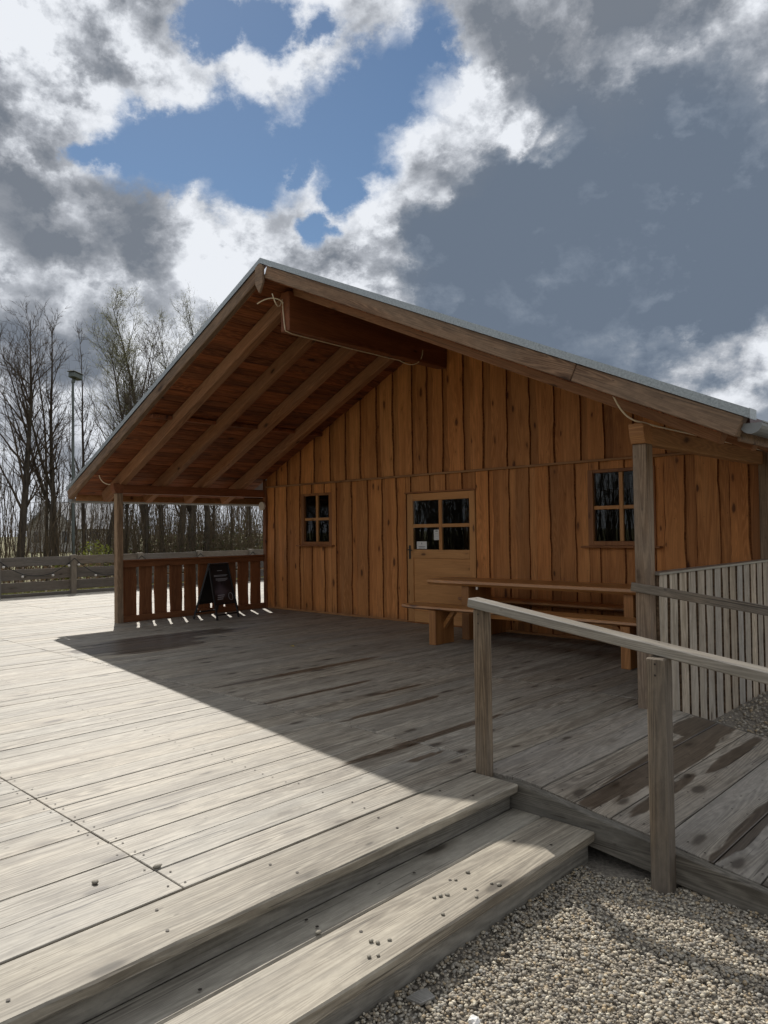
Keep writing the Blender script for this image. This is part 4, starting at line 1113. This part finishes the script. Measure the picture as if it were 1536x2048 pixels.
# ------------------------------------------------------------------ trees
def grow_tree(rg, base, H, r0, lean=(0, 0), first=.22, nb=26, spread=.75, up=.55, twig=1.0, forks=0):
    segs = {0: [], 1: [], 2: [], 3: []}
    tips = []
    def walk(p, d, L, r, lvl, n, trop, wob):
        pts = [np.array(p)]; dirs = []
        d = np.array(d)/np.linalg.norm(d); rr = [r]
        for i in range(n):
            d = d + rg.normal(0, wob, 3) + np.array([0, 0, trop]); d /= np.linalg.norm(d)
            q = pts[-1] + d*L/n; pts.append(q); dirs.append(d)
            tap = (1 - (i+1)/n*(.94 if lvl == 0 else .78)); rr.append(r*tap)
            segs[lvl].append((pts[-2], q, rr[-2], rr[-1]))
        return pts, dirs, rr
    def side(d, ang):
        a = rg.normal(0, 1, 3); a -= d*(a@d); a /= np.linalg.norm(a)
        return d*math.cos(ang) + a*math.sin(ang)
    stems = [walk(base, (lean[0], lean[1], 1), H, r0, 0, 12, .02, .035)]
    for k in range(forks):
        p, dd, rr = stems[0]; i = int(rg.integers(2, 5))
        stems.append(walk(p[i], side(dd[i], rg.uniform(.2, .4)), H*(1-i/12)*rg.uniform(.8, .98), rr[i]*.75, 0, 9, .05, .04))
    for (P, D, RR) in stems:
        n0 = len(D)
        for b in range(nb if P is stems[0][0] else int(nb*.7)):
            t = first + (1-first)*rg.uniform(0, 1)**.85
            i = min(int(t*n0), n0-1); fr = t*n0-i
            p = P[i]*(1-fr) + P[i+1]*fr; rb = (RR[i]*(1-fr)+RR[i+1]*fr)
            L = H*spread*(.36*(1-t)+.10)*rg.uniform(.6, 1.2)
            P1, D1, R1 = walk(p, side(D[i], rg.uniform(.45, .85)), L, max(.010, rb*rg.uniform(.3, .5)), 1, 6, up*.24, .09)
            for c in range(int(rg.integers(4, 8))):
                j = int(rg.integers(1, 6)); L2 = L*rg.uniform(.25, .55)
                P2, D2, R2 = walk(P1[j], side(D1[j-1], rg.uniform(.4, .8)), L2, max(.0065, R1[j]*.6), 2, 4, up*.14, .11)
                for e in range(int(rg.integers(3, 6)*twig)):
                    jj = int(rg.integers(1, 5)); L3 = L2*rg.uniform(.35, .7)
                    P3, D3, R3 = walk(P2[jj], side(D2[jj-1], rg.uniform(.35, .8)), L3, .0062, 3, 2, up*.1, .12)
                    tips.append(P3[-1]); tips.append(P3[1])
        for e in range(6): tips.append(P[-1])
    return segs, tips
def quads(rg, C, size, n=None):
    C = np.asarray(C); n = len(C)
    a = rg.normal(0, 1, (n, 3)); a /= np.linalg.norm(a, axis=1, keepdims=True)
    b = np.cross(a, rg.normal(0, 1, (n, 3))); b /= np.linalg.norm(b, axis=1, keepdims=True)
    s = (size*rg.uniform(.6, 1.4, n))[:, None]
    V = np.stack([C-a*s, C+b*s*.6, C+a*s, C-b*s*.6], 1).reshape(-1, 3)
    F = np.arange(4*n).reshape(-1, 4)
    return V, F
def build_tree(name, seed, base, H, r0, label, cat='tree', group='bare trees beyond the fence', buds=0, mat='twig', **kw):
    rg = np.random.default_rng(seed)
    o = thing(name, base, label, cat, group)
    segs, tips = grow_tree(rg, base, H, r0, **kw)
    def mk(nm, lv, k, mats):
        S = [s for l in lv for s in segs[l]]
        if not S: return
        V, F = tubes_np([s[0] for s in S], [s[1] for s in S], [s[2] for s in S], [s[3] for s in S], k)
        return link(nm, mesh_np(nm, V, F, [mats], smooth=True), o)
    mk('trunk', (0,), 9, M['trunk'] if mat != 'willow' else M['trunk'])
    S1 = segs[1]; V1, F1 = tubes_np([s[0] for s in S1], [s[1] for s in S1], [s[2] for s in S1], [s[3] for s in S1], 5)
    S2 = segs[2]+segs[3]; V2, F2 = tubes_np([s[0] for s in S2], [s[1] for s in S2], [s[2] for s in S2], [s[3] for s in S2], 3)
    link('crown', mesh_np('crown', np.concatenate([V1, V2]), np.concatenate([F1, F2+len(V1)]), [M[mat]], smooth=True), o)
    if buds:
        C = np.array(tips); C = np.repeat(C, buds, axis=0) + rg.normal(0, .07, (len(C)*buds, 3))
        V, F = quads(rg, C, .022); link('buds', mesh_np('buds', V, F, [M['buds']]), o)
    return o
B = GZ
build_tree('bare_tree', 1, (-17.5, 1.75, B), 10.4, .17, 'tall dark bare tree with the thickest trunk at the far left', lean=(.0, .02), nb=44, spread=.95)
build_tree('bare_tree', 2, (-18.3, .25, B), 9.6, .10, 'bare tree cut by the left picture edge', nb=26, spread=.8)
build_tree('bare_tree', 3, (-18.0, 3.35, B), 10.4, .13, 'bare fork-trunked tree left of the floodlight mast', lean=(0, .05), nb=28, forks=2, spread=.7)
build_tree('bare_tree', 4, (-17.6, 2.85, B), 7.4, .07, 'slim leaning bare tree between the two thick left trunks', lean=(.03, .10), nb=18)
build_tree('bare_tree', 5, (-19.0, 5.0, B), 10.4, .10, 'slender bare tree just right of the floodlight mast', nb=26, spread=.6)
build_tree('bare_tree', 6, (-18.4, 5.55, B), 10.9, .11, 'slender bare tree second to the right of the floodlight mast', lean=(0, .03), nb=28, forks=1, spread=.65)
build_tree('budding_tree', 7, (-21.0, 9.0, B), 13.0, .17, 'tall broad tree in pale spring bud left of the roof edge', lean=(0, -.05), nb=60, forks=2, spread=.85, buds=2, mat='willow')
build_tree('budding_tree', 8, (-22.0, 13.4, B), 14.2, .15, 'budding tree half hidden behind the roof slope', nb=50, forks=2, spread=.8, buds=2, mat='willow')
build_tree('bare_tree', 9, (-18.6, 6.6, B), 9.0, .09, 'bare tree beneath the tall budding crown', nb=22, spread=.7)
build_tree('bare_tree', 20, (-20.5, 3.9, B), 10.3, .09, 'thin bare tree directly behind the floodlight mast', nb=24, spread=.7)
clump = [(-16.6, 8.0, .20, (.0, .02), 'thick dark trunk at the left of the close clump seen under the porch eave'),
         (-16.4, 8.35, .17, (0, .06), 'second thick trunk of the clump under the porch eave, leaning right'),
         (-16.8, 8.75, .20, (0, -.02), 'thickest dark trunk in the middle of the clump under the porch eave'),
         (-16.5, 9.25, .16, (.02, .09), 'thick trunk leaning right at the right end of the clump under the porch eave'),
         (-16.9, 7.5, .13, (0, -.06), 'thinner trunk leaning left at the left edge of the clump under the porch eave')]
for i, (x_, y_, r_0, ln, lb) in enumerate(clump):
    build_tree('bare_tree', 30+i, (x_, y_, B), 7.5+.3*i, r_0, lb, group='thick trunks under the porch eave', lean=ln, nb=14, first=.25, spread=.7)
slim = [(-17.0, 6.7, 7.5, .08, 'slim bare trunk just right of the left porch post'), (-17.2, 10.2, 8, .09, 'first slim bare trunk to the right of the thick clump'),
        (-17.4, 11.3, 8, .07, 'thinnest bare trunk in the right half of the porch opening'), (-16.8, 12.0, 7.5, .08, 'slim bare trunk above the sandwich board in the porch opening'),
        (-18.5, 13.0, 8, .08, 'second slim bare trunk from the cabin corner in the porch opening'), (-17.5, 13.9, 8, .09, 'slim bare trunk nearest the white disc lamp on the cabin corner')]
for i, (x_, y_, h_, r_0, lb) in enumerate(slim):
    build_tree('bare_tree', 50+i, (x_, y_, B), h_, r_0, lb, group='slim trunks seen through the porch', nb=16, first=.2, spread=.7, twig=.7)
# trees left of the picture (mirrored in the window glass)
for i, (x_, y_, h_) in enumerate([(-17.5, -1.6, 10), (-19, -4.5, 11), (-18, -7.5, 10), (-20, -10.5, 11), (-18.5, -13.5, 10), (-21, -17, 11)]):
    build_tree('bare_tree', 70+i, (x_, y_, B), h_, .13, 'bare tree of the row continuing left of the picture', group='bare trees left of the picture', nb=20, twig=.6)

# ---- undergrowth
rg = np.random.default_rng(77)
def thicket(name, n, xr, yr, h0, h1, r, mat, label, curve=.35, side=5, seed=0):
    P0 = []; P1 = []; R0 = []; R1 = []
    for i in range(n):
        x_, y_ = rg.uniform(*xr), rg.uniform(*yr); H = rg.uniform(h0, h1)*rg.uniform(.7, 1)
        d = np.array([rg.normal(0, curve*.5), rg.normal(0, curve*.5), 1.0]); p = np.array([x_, y_, B]); m = 5
        for k in range(m):
            d = d + rg.normal(0, curve*.22, 3); d /= np.linalg.norm(d); q = p + d*H/m
            r0_, r1_ = r*(1-k/m*.75), r*(1-(k+1)/m*.75)
            P0.append(p); P1.append(q); R0.append(r0_); R1.append(r1_)
            if k >= 1:
                for b in range(int(rg.integers(1, 3))):
                    e = d + rg.normal(0, .55, 3); e[2] = abs(e[2]); e /= np.linalg.norm(e); L = H*rg.uniform(.12, .28)
                    P0.append(q); P1.append(q+e*L*.5); R0.append(r1_*.6); R1.append(r1_*.45)
                    e2 = e + rg.normal(0, .3, 3) + np.array([0, 0, .3]); e2 /= np.linalg.norm(e2)
                    P0.append(q+e*L*.5); P1.append(q+e*L*.5+e2*L*.6); R0.append(r1_*.45); R1.append(.002)
            p = q
    V, F = tubes_np(P0, P1, R0, R1, 3)
    return tag(link(name, mesh_np(name, V, F, [M[mat]], smooth=True)), label, 'undergrowth', None, 'stuff')
thicket('thicket', 750, (-26, -14.5), (-4, 19), 2.0, 5.0, .014, 'brush', 'tangled brown thicket of thin stems behind the fence')
thicket('sapling_wood', 270, (-32, -18), (-6, 26), 4.5, 8.5, .026, 'twig', 'dense stand of dark saplings between the larger trunks', .22)
thicket('porch_thicket', 900, (-21, -14.2), (6.0, 17), 1.8, 4.2, .013, 'brush', 'brown brushwood in front of the trunks seen through the porch opening')
thicket('left_woods', 850, (-34, -20), (-48, -5), 6, 11, .035, 'twig', 'dark bare wood continuing to the left of the picture', .22)
thicket('rear_woods', 950, (-30, 14), (-62, -30), 6, 12, .05, 'twig', 'bare wood across the road behind the viewer', .22)
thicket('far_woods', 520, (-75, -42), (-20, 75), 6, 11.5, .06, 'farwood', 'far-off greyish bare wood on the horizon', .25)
# low hedge with dry leaves behind the fence, visible through the gap
C = np.stack([rg.uniform(-13.5, -10.5, 9000), rg.uniform(-6, 18, 9000), B + rg.uniform(0, 1, 9000)**1.3*.95], 1)
V, F = quads(rg, C, .05)
tag(link('hedge_leaves', mesh_np('hedge_leaves', V, F, [M['dry']])), 'low hedge of dry brown leaves right behind the fence', 'hedge', None, 'stuff')
C = np.stack([rg.uniform(-24, -14.5, 14000), rg.uniform(6.2, 20, 14000), B + np.abs(rg.normal(0, .9, 14000))], 1)
V, F = quads(rg, C, .055)
tag(link('olive_undergrowth', mesh_np('olive_undergrowth', V, F, [M['olive']])), 'olive green undergrowth at the foot of the trees', 'undergrowth', None, 'stuff')
def bush(seed, c, R, label, mat='lime'):
    rg = np.random.default_rng(seed)
    o = thing('bush', (c[0], c[1], B), label, 'bush', 'bushes beyond the fence')
    n = 900; a = rg.normal(0, 1, (n, 3)); a /= np.linalg.norm(a, axis=1, keepdims=True)
    C = a*(rg.uniform(0, 1, n)**.4)[:, None]*np.array(R) + np.array([c[0], c[1], B+R[2]*.9]); C[:, 2] = np.maximum(C[:, 2], B+.05)
    V, F = quads(rg, C, .05); link('foliage', mesh_np('foliage', V, F, [M[mat]]), o)
    K = 26; T = C[rg.integers(0, n, K)]; P0 = np.tile(np.array([[c[0], c[1], B]]), (K, 1)) + rg.normal(0, .08, (K, 3))*np.array([1, 1, 0])
    V, F = tubes_np(P0, T, np.full(K, .014), np.full(K, .004), 4); link('stems', mesh_np('stems', V, F, [M['brush']]), o)
bush(1, (-16.0, 4.05), (.7, .75, .85), 'yellow-green young bush right of the floodlight mast foot')
bush(2, (-16.4, 3.0), (.5, .5, .5), 'small yellow-green bush left of the floodlight mast foot')
bush(3, (-17.0, 10.8), (1.1, 1.3, 1.0), 'olive bush seen through the porch opening near the cabin corner', 'olive')
bush(4, (-15.2, 12.2), (.9, .9, .9), 'olive-yellow bush nearest the cabin corner behind the railing', 'lime')
# grass right behind the fence
C = np.stack([rg.uniform(-10.5, -7.2, 16000), rg.uniform(-4, 9, 16000), np.full(16000, B)], 1)
n = len(C); hgt = rg.uniform(.08, .30, n); az = rg.uniform(0, 6.28, n); w = .012
u = np.stack([np.cos(az)*w, np.sin(az)*w, np.zeros(n)], 1); tip = C + np.stack([rg.normal(0, .06, n), rg.normal(0, .06, n), hgt], 1)
V = np.stack([C-u, C+u, tip], 1).reshape(-1, 3); F = np.arange(3*n).reshape(-1, 3)
tag(link('grass', mesh_np('grass', V, F, [M['grass']])), 'tufted yellow-green grass behind the fence', 'grass', None, 'stuff')

# ------------------------------------------------------------------ far houses
def house(x, y, w, dd, hw, hr, label, rot):
    o = thing('house', (x, y, B), label, 'house', 'houses behind the trees')
    def L(p): return Matrix.Translation((x, y, 0)) @ Matrix.Rotation(rot, 4, 'Z') @ Matrix.Translation(p)
    bm = bmesh.new()
    pts = [(-w/2, B), (w/2, B), (w/2, hw), (0, hr), (-w/2, hw)]
    va = [bm.verts.new((p[0], -dd/2, p[1])) for p in pts]; vb = [bm.verts.new((p[0], dd/2, p[1])) for p in pts]
    bm.faces.new(va); bm.faces.new(vb[::-1])
    for i in range(5): bm.faces.new((va[i], vb[i], vb[(i+1) % 5], va[(i+1) % 5]))
    bmesh.ops.recalc_face_normals(bm, faces=bm.faces)
    me = bpy.data.meshes.new('house_wall'); bm.to_mesh(me); bm.free(); me.materials.append(M['house'])
    wl = link('house_wall', me, o, L((0, 0, 0)))
    for s in (-1, 1):
        a = math.atan2(hr-hw, w/2); l = math.hypot(hr-hw, w/2)+.5
        me = box_mesh('house_roof', l, dd+.8, .18, M['hroof'], 0)
        link('house_roof', me, o, L((s*(w/4+.12), 0, (hw+hr)/2+.02)) @ Matrix.Rotation(s*a, 4, 'Y'))
    for xx in (-w*.28, w*.28):
        for zz in (1.3, 4.0):
            if zz+.7 < hw:
                link('window', box_mesh('window', 1.1, .1, 1.2, M['hglass'], 0), o, L((xx, -dd/2-.02, zz)))
    for yy in (-dd*.25, dd*.25):
        link('window', box_mesh('window', .1, 1.2, 1.2, M['hglass'], 0), o, L((w/2+.02, yy, 1.4)))
house(-72, 29, 8, 9, 2.2, 5.0, 'pale gabled house with a slate roof far behind the trees by the mast', .3)
